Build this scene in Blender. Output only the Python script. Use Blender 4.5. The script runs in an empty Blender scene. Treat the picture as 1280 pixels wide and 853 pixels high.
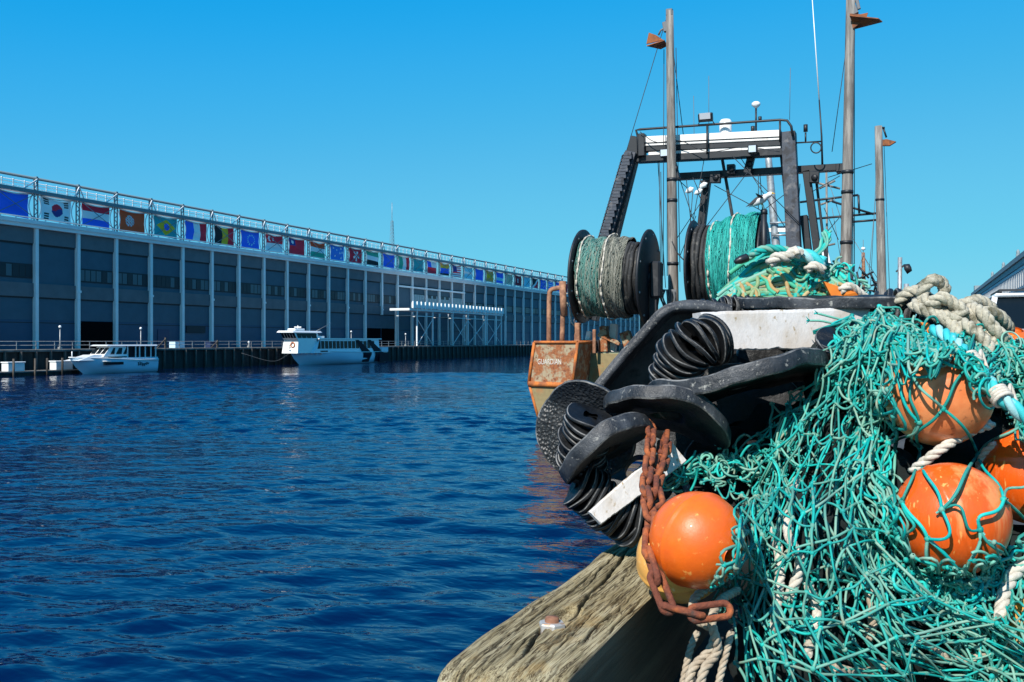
import bpy, math, random
import numpy as np
from mathutils import Vector, Matrix
random.seed(7); rng = np.random.default_rng(7)
C = bpy.context.scene.collection
PI = math.pi
# ---------------------------------------------------------------- frame
# x: across the pier (right), y: along the pier (away), z: up, water at z = 0
H = 4.2; FL = 1244.0
TH = math.atan(500/FL)
RV = np.array([math.cos(TH), math.sin(TH), 0.0]); FV = np.array([-math.sin(TH), math.cos(TH), 0.0]); UV = np.array([0, 0, 1.0])
CAM = np.array([0, 0, H])
DECK = H-0.95; BEAM = H-0.65; QUAY = 2.8
def W(u, v, d):
    u = np.asarray(u, float); v = np.asarray(v, float); d = np.asarray(d, float)
    return CAM + ((u-640)/FL*d)[..., None]*RV + d[..., None]*FV + ((426.5-v)/FL*d)[..., None]*UV
def Wy(u, v, y):
    d = y/(((u-640)/FL)*math.sin(TH)+math.cos(TH)); return W(u, v, d)
def Wx(u, v, x):
    d = x/(((u-640)/FL)*math.cos(TH)-math.sin(TH)); return W(u, v, d)
def uvd(p):
    q = np.asarray(p)-CAM; d = q@FV
    return 640+FL*(q@RV)/d, 426.5-FL*q[..., 2]/d, d
def norm(a):
    a = np.asarray(a, float); return a/np.maximum(np.linalg.norm(a, axis=-1, keepdims=True), 1e-9)
# ---------------------------------------------------------------- mesh builder
class MB:
    def __init__(s): s.V = []; s.F = []; s.n = 0
    def add(s, v, f, mi=0, smooth=False):
        v = np.asarray(v, float).reshape(-1, 3)
        if isinstance(f, np.ndarray): s.F.append((f+s.n, mi, smooth))
        else:
            for k in set(len(q) for q in f):
                s.F.append((np.array([q for q in f if len(q) == k])+s.n, mi, smooth))
        s.V.append(v); s.n += len(v); return s
    def box(s, c, size, rot=None, mi=0, bev=0.0):
        hx, hy, hz = [q/2 for q in size]
        if bev > 0:
            b = min(bev, hx*.9, hy*.9, hz*.9); vs = []
            for sx in (-1, 1):
                for sy in (-1, 1):
                    for sz in (-1, 1):
                        vs += [(sx*(hx-b), sy*(hy-b), sz*hz), (sx*(hx-b), sy*hy, sz*(hz-b)), (sx*hx, sy*(hy-b), sz*(hz-b))]
            v = np.array(vs); from itertools import product
            idx = {t: i*3 for i, t in enumerate(product((-1, 1), repeat=3))}
            f = []
            for sg in (-1, 1):
                f.append([idx[(-1, -1, sg)], idx[(1, -1, sg)], idx[(1, 1, sg)], idx[(-1, 1, sg)]][::sg])
                f.append([idx[(-1, sg, -1)]+1, idx[(-1, sg, 1)]+1, idx[(1, sg, 1)]+1, idx[(1, sg, -1)]+1][::sg])
                f.append([idx[(sg, -1, -1)]+2, idx[(sg, 1, -1)]+2, idx[(sg, 1, 1)]+2, idx[(sg, -1, 1)]+2][::sg])
                for sh in (-1, 1):
                    a, b2 = idx[(-1, sg, sh)], idx[(1, sg, sh)]; f.append([a, b2, b2+1, a+1] if sg*sh < 0 else [a, a+1, b2+1, b2])
                    a, b2 = idx[(sg, -1, sh)], idx[(sg, 1, sh)]; f.append([a, b2, b2+2, a+2] if sg*sh > 0 else [a, a+2, b2+2, b2])
                    a, b2 = idx[(sg, sh, -1)], idx[(sg, sh, 1)]; f.append([a+1, b2+1, b2+2, a+2] if sg*sh < 0 else [a+1, a+2, b2+2, b2+1])
            for t, i in idx.items():
                f.append([i, i+1, i+2] if t[0]*t[1]*t[2] < 0 else [i, i+2, i+1])
        else:
            v = np.array([(x, y, z) for x in (-hx, hx) for y in (-hy, hy) for z in (-hz, hz)])
            f = [[0, 1, 3, 2], [4, 6, 7, 5], [0, 4, 5, 1], [2, 3, 7, 6], [0, 2, 6, 4], [1, 5, 7, 3]]
        if rot is not None: v = v@np.asarray(rot).T
        return s.add(v+np.asarray(c), f, mi)
    def bar(s, p0, p1, w, h, mi=0, up=(0, 0, 1), bev=0.0):
        p0 = np.asarray(p0, float); p1 = np.asarray(p1, float); L = np.linalg.norm(p1-p0); d = (p1-p0)/L
        a = np.cross(d, np.asarray(up, float))
        if np.linalg.norm(a) < 1e-3: a = np.cross(d, (1, 0, 0))
        a = norm(a); b = np.cross(a, d)
        return s.box((p0+p1)/2, (w, L, h), np.stack([a, d, b], 1), mi, bev)
    def tube(s, pts, r, n=8, mi=0, closed=False, cap=True):
        P = np.asarray(pts, float); K = len(P); r = np.broadcast_to(np.asarray(r, float), (K,))
        T = norm(np.roll(P, -1, 0)-np.roll(P, 1, 0)) if closed else norm(np.gradient(P, axis=0))
        a = np.cross(T[0], (0, 0, 1));
        if np.linalg.norm(a) < .1: a = np.cross(T[0], (1, 0, 0))
        a = norm(a); A = [a]
        for i in range(1, K):
            a = norm(a-T[i]*(a@T[i])); A.append(a)
        A = np.array(A); B = np.cross(T, A); an = np.arange(n)*2*PI/n
        v = P[:, None]+r[:, None, None]*(A[:, None]*np.cos(an)[:, None]+B[:, None]*np.sin(an)[:, None])
        i, j = np.meshgrid(np.arange(K if closed else K-1), np.arange(n), indexing='ij'); i2 = (i+1) % K; j2 = (j+1) % n
        f = np.stack([i*n+j, i*n+j2, i2*n+j2, i2*n+j], -1).reshape(-1, 4)
        st = s.n; s.add(v, f, mi, True)
        if cap and not closed:
            s.F.append((np.array([np.arange(n)[::-1]+st]), mi, False)); s.F.append((np.array([np.arange(n)+st+(K-1)*n]), mi, False))
        return s
    def tubes(s, P, r, n=5, mi=0, cap=False):
        """P: (S,K,3) many strands at once; r scalar, (S,) or (S,K)"""
        P = np.asarray(P, float); S, K, _ = P.shape; r = np.asarray(r, float)
        r = np.broadcast_to(r if r.ndim == 2 else (r[:, None] if r.ndim == 1 else r), (S, K))
        T = norm(np.gradient(P, axis=1)); ref = np.where(np.abs(norm(P[:, -1]-P[:, 0])[:, 2:3]) > .75, np.array([[1., .2, 0]]), np.array([[.1, .1, 1.]]))
        A = norm(np.cross(T, ref[:, None])); B = np.cross(T, A); an = np.arange(n)*2*PI/n
        v = P[:, :, None]+r[:, :, None, None]*(A[:, :, None]*np.cos(an)[:, None]+B[:, :, None]*np.sin(an)[:, None])
        q, i, j = np.meshgrid(np.arange(S), np.arange(K-1), np.arange(n), indexing='ij'); j2 = (j+1) % n; b = q*K*n
        f = np.stack([b+i*n+j, b+i*n+j2, b+(i+1)*n+j2, b+(i+1)*n+j], -1).reshape(-1, 4)
        return s.add(v, f, mi, True)
    def lathe(s, prof, c=(0, 0, 0), axis=(0, 0, 1), n=24, mi=0, smooth=True, warp=None):
        """prof: (r, h) list; warp(v_local)->v_local before placing"""
        ax = norm(axis); a = np.cross(ax, (0, 0, 1))
        a = norm(a) if np.linalg.norm(a) > .05 else np.array([1., 0, 0]); b = np.cross(ax, a)
        pr = np.asarray(prof, float); K = len(pr); an = np.arange(n)*2*PI/n
        l = np.stack([pr[:, 0][:, None]*np.cos(an), pr[:, 0][:, None]*np.sin(an), np.broadcast_to(pr[:, 1][:, None], (K, n))], -1).reshape(-1, 3)
        if warp is not None: l = warp(l)
        v = np.asarray(c)+l[:, :1]*a+l[:, 1:2]*b+l[:, 2:3]*ax
        i, j = np.meshgrid(np.arange(K-1), np.arange(n), indexing='ij'); j2 = (j+1) % n
        return s.add(v, np.stack([i*n+j, i*n+j2, (i+1)*n+j2, (i+1)*n+j], -1).reshape(-1, 4), mi, smooth)
    def grid(s, V, mi=0, smooth=True, closed_u=False):
        """V: (A,B,3)"""
        A, B, _ = V.shape
        i, j = np.meshgrid(np.arange(A if closed_u else A-1), np.arange(B-1), indexing='ij'); i2 = (i+1) % A
        return s.add(V, np.stack([i*B+j, i2*B+j, i2*B+j+1, i*B+j+1], -1).reshape(-1, 4), mi, smooth)
    def prism(s, poly, d, mi=0):
        """poly: list of 3-D points (planar); d: extrusion vector"""
        P = np.asarray(poly, float); n = len(P); d = np.asarray(d, float)
        f = [list(range(n))[::-1], list(range(n, 2*n))]+[[i, (i+1) % n, (i+1) % n+n, i+n] for i in range(n)]
        return s.add(np.concatenate([P, P+d]), f, mi)
    def build(s, name, mats, parent=None, loc=None):
        V = np.concatenate(s.V)
        if parent is not None:
            r = parent
            while r.parent: r = r.parent
            off = np.array(r.location)
        elif loc is not None: off = np.asarray(loc, float)
        else:
            lo, hi = V.min(0), V.max(0); off = np.array([(lo[0]+hi[0])/2, (lo[1]+hi[1])/2, lo[2]])
        me = bpy.data.meshes.new(name)
        tot = np.concatenate([np.full(len(f), f.shape[1]) for f, _, _ in s.F]); idx = np.concatenate([f.ravel() for f, _, _ in s.F])
        me.vertices.add(len(V)); me.vertices.foreach_set('co', (V-off).astype(np.float32).ravel())
        me.loops.add(len(idx)); me.loops.foreach_set('vertex_index', idx.astype(np.int32))
        me.polygons.add(len(tot)); me.polygons.foreach_set('loop_start', np.concatenate([[0], np.cumsum(tot)[:-1]]).astype(np.int32))
        me.polygons.foreach_set('loop_total', tot.astype(np.int32))
        me.polygons.foreach_set('material_index', np.concatenate([np.full(len(f), m) for f, m, _ in s.F]).astype(np.int32))
        me.polygons.foreach_set('use_smooth', np.concatenate([np.full(len(f), sm) for f, _, sm in s.F]))
        me.update(calc_edges=True); me.validate()
        for m in (mats if isinstance(mats, (list, tuple)) else [mats]): me.materials.append(m)
        o = bpy.data.objects.new(name, me); C.objects.link(o)
        if parent is not None: o.parent = parent
        else: o.location = off
        return o
def thing(name, label, cat, loc=(0, 0, 0), group=None):
    o = bpy.data.objects.new(name, None); C.objects.link(o); o.location = loc; o.empty_display_size = .2
    return tag(o, label, cat, group)
def tag(o, label, cat, group=None):
    o['label'] = label; o['category'] = cat
    if group: o['group'] = group
    return o
def struct(o): o['kind'] = 'structure'; return o
def copy_tree(o, parent=None, off=None):
    c = o.copy(); C.objects.link(c)
    if parent is not None: c.parent = parent
    for ch in list(o.children): copy_tree(ch, c)
    return c
def cr(P, n):
    """Catmull-Rom through P (k,d) -> (n,d)"""
    P = np.asarray(P, float); k = len(P); t = np.linspace(0, k-1, n); i = np.clip(t.astype(int), 0, k-2); f = (t-i)[:, None]
    g = lambda j: P[np.clip(j, 0, k-1)]
    p0, p1, p2, p3 = g(i-1), g(i), g(i+1), g(i+2)
    p0 = np.where((i == 0)[:, None], 2*p1-p2, p0); p3 = np.where((i == k-2)[:, None], 2*p2-p1, p3)
    return .5*((2*p1)+(-p0+p2)*f+(2*p0-5*p1+4*p2-p3)*f*f+(-p0+3*p1-3*p2+p3)*f**3)
# ---------------------------------------------------------------- materials
def mat(name, base, rough=.6, metal=0., dirt=None, dirt_scale=4., dirt_lo=.45, dirt_hi=.62, bump=0., bump_scale=20., stretch=(1, 1, 1),
        spec=.5, island=None, island_amt=.5, fine=0., fine_scale=60., coat=0., transl=0., dirt2=None, dirt2_scale=10., dirt2_lo=.5, dirt2_hi=.6, bumpdist=.01, rough2=None):
    m = bpy.data.materials.new(name); m.use_nodes = True; nt = m.node_tree; N = nt.nodes; L = nt.links
    b = N['Principled BSDF']; b.inputs['Roughness'].default_value = rough; b.inputs['Metallic'].default_value = metal
    b.inputs['Specular IOR Level'].default_value = spec; b.inputs['Coat Weight'].default_value = coat
    tc = N.new('ShaderNodeTexCoord'); mp = N.new('ShaderNodeMapping'); mp.inputs['Scale'].default_value = stretch
    L.new(tc.outputs['Object'], mp.inputs['Vector'])
    def noise(sc, det=6., ro=.6):
        n = N.new('ShaderNodeTexNoise'); n.inputs['Scale'].default_value = sc; n.inputs['Detail'].default_value = det; n.inputs['Roughness'].default_value = ro
        L.new(mp.outputs[0], n.inputs['Vector']); return n.outputs['Fac']
    def ramp(x, lo, hi):
        r = N.new('ShaderNodeMapRange'); r.inputs[1].default_value = lo; r.inputs[2].default_value = hi; L.new(x, r.inputs[0]); return r.outputs[0]
    def mix(fac, a, bb, bt='MIX'):
        x = N.new('ShaderNodeMix'); x.data_type = 'RGBA'; x.blend_type = bt
        if isinstance(fac, float): x.inputs[0].default_value = fac
        else: L.new(fac, x.inputs[0])
        for k, q in ((6, a), (7, bb)):
            if isinstance(q, tuple): x.inputs[k].default_value = (*q, 1)
            else: L.new(q, x.inputs[k])
        return x.outputs[2]
    col = tuple(base)
    if island is not None:
        g = N.new('ShaderNodeNewGeometry'); cr_ = N.new('ShaderNodeValToRGB'); cr_.color_ramp.interpolation = 'CONSTANT'
        el = cr_.color_ramp.elements; cols = [col]+list(island)
        while len(el) < len(cols): el.new(.5)
        for i, c in enumerate(cols): el[i].position = i/len(cols); el[i].color = (*c, 1)
        L.new(g.outputs['Random Per Island'], cr_.inputs[0]); col = cr_.outputs[0]
    if fine: col = mix(1.0, col, mix(ramp(noise(fine_scale, 4), .3, .7), (1-fine,)*3, (1+fine*.6,)*3), 'MULTIPLY')
    if dirt is not None:
        fac = ramp(noise(dirt_scale), dirt_lo, dirt_hi); col = mix(fac, col, tuple(dirt))
        if rough2 is not None:
            rr = N.new('ShaderNodeMapRange'); rr.inputs[3].default_value = rough; rr.inputs[4].default_value = rough2; L.new(fac, rr.inputs[0]); L.new(rr.outputs[0], b.inputs['Roughness'])
    if dirt2 is not None: col = mix(ramp(noise(dirt2_scale), dirt2_lo, dirt2_hi), col, tuple(dirt2))
    if isinstance(col, tuple): b.inputs['Base Color'].default_value = (*col, 1)
    else: L.new(col, b.inputs['Base Color'])
    if bump:
        bp = N.new('ShaderNodeBump'); bp.inputs['Strength'].default_value = bump; bp.inputs['Distance'].default_value = bumpdist
        L.new(noise(bump_scale, 8, .65), bp.inputs['Height']); L.new(bp.outputs[0], b.inputs['Normal'])
    return m
M = {}
M['hall'] = mat('hall_blue_panel', (.036, .085, .125), .6, fine=.12, fine_scale=.6)
M['hall_band'] = mat('hall_grey_band', (.11, .125, .14), .7, fine=.15, fine_scale=.5)
M['hall_dark'] = mat('hall_dark', (.015, .02, .025), .7)
M['hall_low'] = mat('hall_lower_panel', (.014, .058, .115), .55, fine=.12, fine_scale=.4)
M['hall_glass'] = mat('hall_glass', (.012, .022, .032), .45, spec=.3)
M['hall_pane'] = mat('hall_light_glass', (.04, .085, .11), .4)
M['entry_pane'] = mat('entrance_glass', (.22, .32, .36), .4)
M['hall_white'] = mat('hall_white_paint', (.74, .76, .76), .5, fine=.08, fine_scale=.6)
M['steel_teal'] = mat('truss_steel', (.14, .20, .23), .5)
M['steel_white'] = mat('white_steel', (.75, .78, .78), .45)
M['concrete'] = mat('quay_concrete', (.16, .16, .15), .85, dirt=(.07, .065, .06), dirt_scale=.6, fine=.2, fine_scale=6)
M['quay_wall'] = mat('quay_timber_wall', (.018, .016, .014), .85, dirt=(.04, .035, .028), dirt_scale=.8, stretch=(1, 2, .3))
M['pile'] = mat('tarred_pile', (.035, .03, .026), .85, dirt=(.12, .10, .08), dirt_scale=1.2, stretch=(1, 1, .2))
M['grp'] = mat('white_gelcoat', (.80, .81, .80), .3, coat=.3, fine=.05, fine_scale=1.5)
M['grp_blue'] = mat('pale_blue_gelcoat', (.55, .74, .84), .22, coat=.4)
M['boat_glass'] = mat('boat_glass', (.005, .010, .015), .3, spec=.12)
M['black_paint'] = mat('black_paint', (.012, .013, .015), .4)
M['navy'] = mat('navy_paint', (.004, .006, .016), .6, spec=.15)
M['green_bin'] = mat('dark_blue_sign', (.012, .03, .09), .5)
M['galv'] = mat('galvanised_steel', (.38, .40, .41), .5, .5, dirt=(.25, .25, .24), dirt_scale=3)
M['rust'] = mat('rusted_plate', (.30, .10, .032), .8, dirt=(.34, .27, .17), dirt_scale=2.4, dirt_lo=.47, dirt_hi=.56, dirt2=(.15, .045, .02), dirt2_scale=5, dirt2_lo=.54, dirt2_hi=.64, bump=.5, bump_scale=6, fine=.35, fine_scale=14)
M['rust_edge'] = mat('rust_orange', (.55, .16, .03), .85, dirt=(.25, .08, .03), dirt_scale=2.5, fine=.25, fine_scale=12)
M['olive'] = mat('olive_hull_paint', (.25, .19, .085), .6, dirt=(.33, .13, .04), dirt_scale=1.2, dirt_lo=.56, dirt_hi=.68, fine=.2, fine_scale=5)
M['olive2'] = mat('pale_green_paint', (.27, .33, .22), .6, dirt=(.18, .12, .06), dirt_scale=1.5, dirt_lo=.6, dirt_hi=.7, fine=.15, fine_scale=6)
M['rustpipe'] = mat('rusty_pipe', (.22, .10, .055), .8, dirt=(.40, .20, .11), dirt_scale=3, fine=.3, fine_scale=10)
M['blksteel'] = mat('dark_painted_steel', (.010, .012, .016), .5, dirt=(.05, .05, .054), dirt_scale=2.4, dirt_lo=.55, dirt_hi=.8, bump=.15, bump_scale=8)
M['gantry_leg'] = mat('worn_grey_steel', (.045, .055, .075), .55, dirt=(.16, .15, .15), dirt_scale=3.0, dirt_lo=.55, dirt_hi=.72, dirt2=(.015, .015, .02), dirt2_scale=2, fine=.3, fine_scale=20)
M['mast'] = mat('weathered_mast', (.17, .155, .14), .75, dirt=(.31, .285, .25), dirt_scale=2, stretch=(3, 3, .25), dirt2=(.09, .065, .05), dirt2_scale=1.6, dirt2_lo=.55, dirt2_hi=.7, fine=.2, fine_scale=8)
M['white_panel'] = mat('chalky_white_paint', (.78, .74, .70), .6, dirt=(.45, .38, .31), dirt_scale=2.2, dirt_lo=.6, dirt_hi=.75, fine=.1, fine_scale=8)
M['wire'] = mat('dark_wire', (.02, .025, .03), .6)
M['wire_grey'] = mat('grey_wire', (.12, .13, .14), .6)
M['bird'] = mat('white_feathers', (.75, .74, .72), .8)
M['bird_grey'] = mat('slate_feathers', (.05, .05, .055), .8)
M['beak'] = mat('yellow_beak', (.6, .35, .03), .5)
# foreground
M['rubber'] = mat('black_rubber', (.0038, .0044, .0054), .45, dirt=(.020, .0205, .021), dirt_scale=7, dirt_lo=.46, dirt_hi=.72, dirt2=(.15, .145, .13), dirt2_scale=26, dirt2_lo=.67, dirt2_hi=.72, bump=.5, bump_scale=38, rough2=.75, fine=.4, fine_scale=120)
M['rubber_edge'] = mat('scuffed_rubber', (.010, .012, .016), .5, dirt=(.060, .064, .072), dirt_scale=11, dirt_lo=.42, dirt_hi=.68, dirt2=(.32, .31, .28), dirt2_scale=55, dirt2_lo=.60, dirt2_hi=.72, bump=.4, bump_scale=60)
M['rubber_worn'] = mat('worn_rubber_edge', (.05, .052, .055), .7, dirt=(.20, .195, .185), dirt_scale=22, dirt_lo=.44, dirt_hi=.62, bump=.5, bump_scale=90)
M['rubber_face'] = mat('grey_dusted_rubber', (.035, .034, .034), .7, dirt=(.10, .094, .086), dirt_scale=7, dirt_lo=.42, dirt_hi=.7, dirt2=(.012, .012, .013), dirt2_scale=14, dirt2_lo=.55, dirt2_hi=.68, bump=.3, bump_scale=50)
M['whitebar'] = mat('dirty_white_board', (.62, .585, .56), .7, dirt=(.48, .41, .34), dirt_scale=9, dirt_lo=.47, dirt_hi=.70, stretch=(1.2, 1.2, .7), dirt2=(.34, .26, .16), dirt2_scale=42, dirt2_lo=.60, dirt2_hi=.68, bump=.25, bump_scale=40, fine=.1, fine_scale=70)
M['chain'] = mat('rusty_chain', (.17, .045, .022), .85, dirt=(.40, .105, .03), dirt_scale=20, dirt_lo=.45, dirt_hi=.62, dirt2=(.07, .04, .03), dirt2_scale=30, dirt2_lo=.55, dirt2_hi=.7, bump=.7, bump_scale=90, fine=.3, fine_scale=120)
def buoy_mat(name, a, b, c, lo=.48, hi=.72, st=(1, 1, 1)):
    return mat(name, a, .33, dirt=b, dirt_scale=6, dirt_lo=lo, dirt_hi=hi, dirt2=c, dirt2_scale=38, dirt2_lo=.61, dirt2_hi=.68, stretch=st, bump=.12, bump_scale=40, fine=.10, fine_scale=55, coat=.12, rough2=.5)
M['buoy_a'] = buoy_mat('orange_float', (.78, .135, .008), (.70, .105, .008), (.85, .36, .08), .46, .66)
M['buoy_b'] = buoy_mat('faded_yellow_float', (.84, .42, .10), (.78, .36, .08), (.82, .54, .24))
M['buoy_c'] = buoy_mat('sun_bleached_float', (.76, .255, .09), (.66, .165, .045), (.34, .10, .035), .46, .60)
M['buoy_d'] = buoy_mat('red_orange_float', (.74, .10, .007), (.76, .24, .07), (.80, .34, .09), .52, .62, (2.2, 2.2, .4))
M['orange_strip'] = mat('orange_plastic', (.75, .20, .02), .5, fine=.15, fine_scale=30)
TEAL = [(.004, .31, .26), (.006, .40, .34), (.006, .22, .19), (.015, .48, .42), (.05, .34, .27), (.14, .40, .31), (.0, .36, .34), (.12, .35, .28), (.20, .38, .30), (.03, .26, .22)]
M['net'] = mat('teal_twine', TEAL[0], .6, island=TEAL[1:], dirt=(.30, .36, .28), dirt_scale=26, dirt_lo=.60, dirt_hi=.76, bump=.4, bump_scale=300, bumpdist=.002, spec=.3)
M['net_pale'] = mat('faded_twine', (.07, .31, .25), .7, island=[(.03, .33, .28), (.16, .34, .26), (.015, .27, .24), (.10, .28, .22), (.006, .33, .29)], dirt=(.30, .31, .22), dirt_scale=22, dirt_lo=.55, dirt_hi=.7, spec=.3)
M['net_green'] = mat('dark_green_twine', (.005, .20, .16), .6, island=[(.01, .25, .20), (.004, .16, .14), (.03, .28, .22)], spec=.3)
M['core_shade'] = mat('shaded_core', (.002, .008, .0075), .95, bump=.6, bump_scale=40, fine=.4, fine_scale=40)  # near-black colour stands in for the shade in the gaps
M['net_mix'] = mat('mixed_twine', (.36, .24, .10), .7, island=[(.05, .36, .22), (.14, .34, .20), (.42, .32, .16), (.02, .38, .32), (.22, .30, .15), (.08, .28, .16)], spec=.3, dirt=(.4, .36, .26), dirt_scale=20, dirt_lo=.6, dirt_hi=.7)
M['rope'] = mat('beige_rope', (.42, .35, .26), .85, dirt=(.28, .21, .14), dirt_scale=20, dirt_lo=.45, dirt_hi=.7, bump=.5, bump_scale=180, bumpdist=.003, fine=.2, fine_scale=150)
M['rope_pale'] = mat('pale_rope', (.56, .51, .43), .85, dirt=(.30, .27, .20), dirt_scale=16, dirt_lo=.5, dirt_hi=.68, bump=.6, bump_scale=120, bumpdist=.004, fine=.2, fine_scale=120)
M['rope_moss'] = mat('weathered_hawser', (.44, .40, .31), .9, dirt=(.12, .11, .07), dirt_scale=18, dirt_lo=.5, dirt_hi=.62, bump=.8, bump_scale=110, bumpdist=.005, fine=.3, fine_scale=90)
M['rope_blue'] = mat('aqua_rope', (.10, .50, .55), .75, island=[(.30, .58, .60), (.03, .44, .46)], dirt=(.5, .5, .45), dirt_scale=25, dirt_lo=.58, dirt_hi=.7, bump=.5, bump_scale=160, bumpdist=.003)
M['nut'] = mat('zinc_nut', (.45, .44, .42), .5, .3, dirt=(.30, .16, .08), dirt_scale=30, dirt_lo=.5, dirt_hi=.62)
M['bolt'] = mat('rusty_bolt', (.25, .11, .06), .8, fine=.3, fine_scale=80)
M['asphalt'] = mat('pier_asphalt', (.06, .06, .058), .9, dirt=(.03, .03, .03), dirt_scale=1.5, fine=.25, fine_scale=40)
M['stone'] = mat('pale_stone', (.42, .44, .45), .8, fine=.12, fine_scale=2)
M['stone_lt'] = mat('light_brick', (.62, .62, .61), .8, fine=.12, fine_scale=2)
M['roof_metal'] = mat('green_grey_cornice', (.20, .25, .27), .6)
M['car_white'] = mat('white_car_paint', (.78, .78, .78), .25, coat=.5)
M['tyre'] = mat('tyre_rubber', (.02, .02, .02), .8)
M['chrome'] = mat('chrome', (.6, .6, .6), .2, .9)
M['lamp_red'] = mat('tail_lamp', (.4, .02, .02), .2)
M['lamp_glass'] = mat('lamp_glass', (.7, .72, .75), .1, .3)
# ================================================================= SETTING
def water_mat():
    m = bpy.data.materials.new('harbour_water'); m.use_nodes = True; nt = m.node_tree; N = nt.nodes; L = nt.links
    b = N['Principled BSDF']; b.inputs['Base Color'].default_value = (.0003, .0062, .038, 1); b.inputs['Roughness'].default_value = .025
    b.inputs['IOR'].default_value = 1.33; b.inputs['Specular Tint'].default_value = (.50, .80, 1, 1); b.inputs['Specular IOR Level'].default_value = .5
    tc = N.new('ShaderNodeTexCoord')
    def layer(sx, sy, rot, det, ro=.55, dist=.4):
        mp = N.new('ShaderNodeMapping'); mp.inputs['Scale'].default_value = (sx, sy, 1); mp.inputs['Rotation'].default_value = (0, 0, rot)
        L.new(tc.outputs['Object'], mp.inputs[0]); n = N.new('ShaderNodeTexNoise'); n.inputs['Scale'].default_value = 1; n.inputs['Detail'].default_value = det
        n.inputs['Roughness'].default_value = ro; n.inputs['Distortion'].default_value = dist; L.new(mp.outputs[0], n.inputs['Vector']); return n.outputs['Fac']
    def math_(op, a, bb):
        x = N.new('ShaderNodeMath'); x.operation = op
        for i, q in enumerate((a, bb)):
            if isinstance(q, (int, float)): x.inputs[i].default_value = q
            else: L.new(q, x.inputs[i])
        return x.outputs[0]
    h = math_('ADD', math_('MULTIPLY', layer(1.6, 3.2, -.38, 1.), .045), math_('MULTIPLY', layer(5.0, 8.0, -.38, 1.), .011))
    h = math_('ADD', h, math_('MULTIPLY', layer(.16, .22, .5, 1.), .15))
    bp = N.new('ShaderNodeBump'); bp.inputs['Strength'].default_value = .8; bp.inputs['Distance'].default_value = 1.0
    L.new(h, bp.inputs['Height']); L.new(bp.outputs[0], b.inputs['Normal'])
    return m
def build_water():
    # rows spaced with distance so that the near water carries real waves
    d = np.concatenate([np.arange(2, 30, .16), np.geomspace(30, 130, 720), np.geomspace(134, 4500, 24)])
    x = np.linspace(-1.1, 1.1, 620)
    dd, xx = np.meshgrid(d, x, indexing='ij')
    P = CAM*np.array([1, 1, 0])+dd[..., None]*FV+(xx*dd)[..., None]*RV
    z = np.zeros_like(dd); g = np.random.default_rng(3)
    for lam, n, st in ((3.4, 10, .007), (1.9, 16, .0150), (1.15, 20, .0185), (.70, 20, .0140), (.43, 16, .008)):
        for _ in range(n):
            l = lam*g.uniform(.75, 1.35); k = 2*PI/l; a = g.normal(-PI/2+.42, .42); amp = st*l/math.sqrt(n)*1.5
            w = np.clip((l-2.6*dd*.0035)/(l*.6), 0, 1)       # waves too short for the rows fade into the bump
            ph = k*(P[..., 0]*math.cos(a)+P[..., 1]*math.sin(a))+g.uniform(0, 7)
            z += amp*w*(np.sin(ph)+.22*np.sin(2*ph+PI/2))
    patch = .75+.5*np.sin(P[..., 0]*.11+1.3*np.sin(P[..., 1]*.07))*np.sin(P[..., 1]*.09+P[..., 0]*.035)
    P[..., 2] = z*patch*(1-.5*np.clip((P[..., 0]+17)/7, 0, 1)*np.clip((P[..., 1]-9)/8, 0, 1))
    b = MB(); b.grid(P[:, ::-1])
    o = b.build('water', water_mat(), loc=(0, 0, 0)); struct(o)
    # the same water beside and behind the viewer, and out to the horizon
    b = MB(); Q = [CAM*np.array([1, 1, 0])+dq*FV+xq*RV-np.array([0, 0, .12]) for dq, xq in ((-300, -6000), (-300, 6000), (6000, 6000), (6000, -6000))]
    b.add(Q, [[0, 1, 2, 3]]); struct(b.build('water', M['sea_flat'], loc=(0, 0, 0)))
M['sea_flat'] = mat('open_water', (.003, .035, .09), .12)
build_water()

EDGE = -0.86
b = MB(); b.box((40+EDGE+.02, 140, DECK/2-.6), (80, 420, DECK+1.2)); struct(b.build('pier_deck', M['asphalt']))
b = MB(); b.box((-104-80, 180, QUAY/2-.8), (160, 560, QUAY+1.6)); struct(b.build('quay', [M['quay_wall']]))
b = MB(); b.box((-104-79.9, 180, QUAY+.15), (160.4, 560, .3), bev=.04); struct(b.build('quay_apron', M['concrete']))

M['void'] = mat('unlit_interior', (.004, .005, .006), 1, spec=0)
# ---------------------------------------------------------------- far exhibition hall
FX = -113.0; BAY = 7.46; Y0 = 103.4
yk = lambda k: Y0+BAY*k
K0, K1 = -5, 44
hall = thing('exhibition_hall', 'long blue grey hall with white columns and a flag hung roof truss across the water', 'building', (FX, yk(15), QUAY+.3))
hz = lambda r: H+r
ya, yb = yk(K0)-.3, yk(K1)+.3
def slab(mb, x0, x1, y0, y1, z0, z1, mi=0): mb.box(((x0+x1)/2, (y0+y1)/2, (z0+z1)/2), (abs(x1-x0), y1-y0, z1-z0), None, mi)
b = MB()
slab(b, FX-40, FX, ya, yb, QUAY+.3, hz(2.95)-0, 3)
b.build('lower_wall', [M['hall']]*3+[M['hall_low']], hall)
b = MB(); slab(b, FX-40, FX-.02, ya, yb, hz(2.95), hz(15.6)); b.build('wall', M['hall'], hall)
b = MB(); slab(b, FX+.004, FX+.22, ya, yb, hz(13.5), hz(15.6)); b.build('upper_band', M['hall_band'], hall)
b = MB(); slab(b, FX+.004, FX+.22, ya, yb, hz(6.1), hz(8.0)); b.build('grey_band', M['hall_band'], hall)
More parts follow.
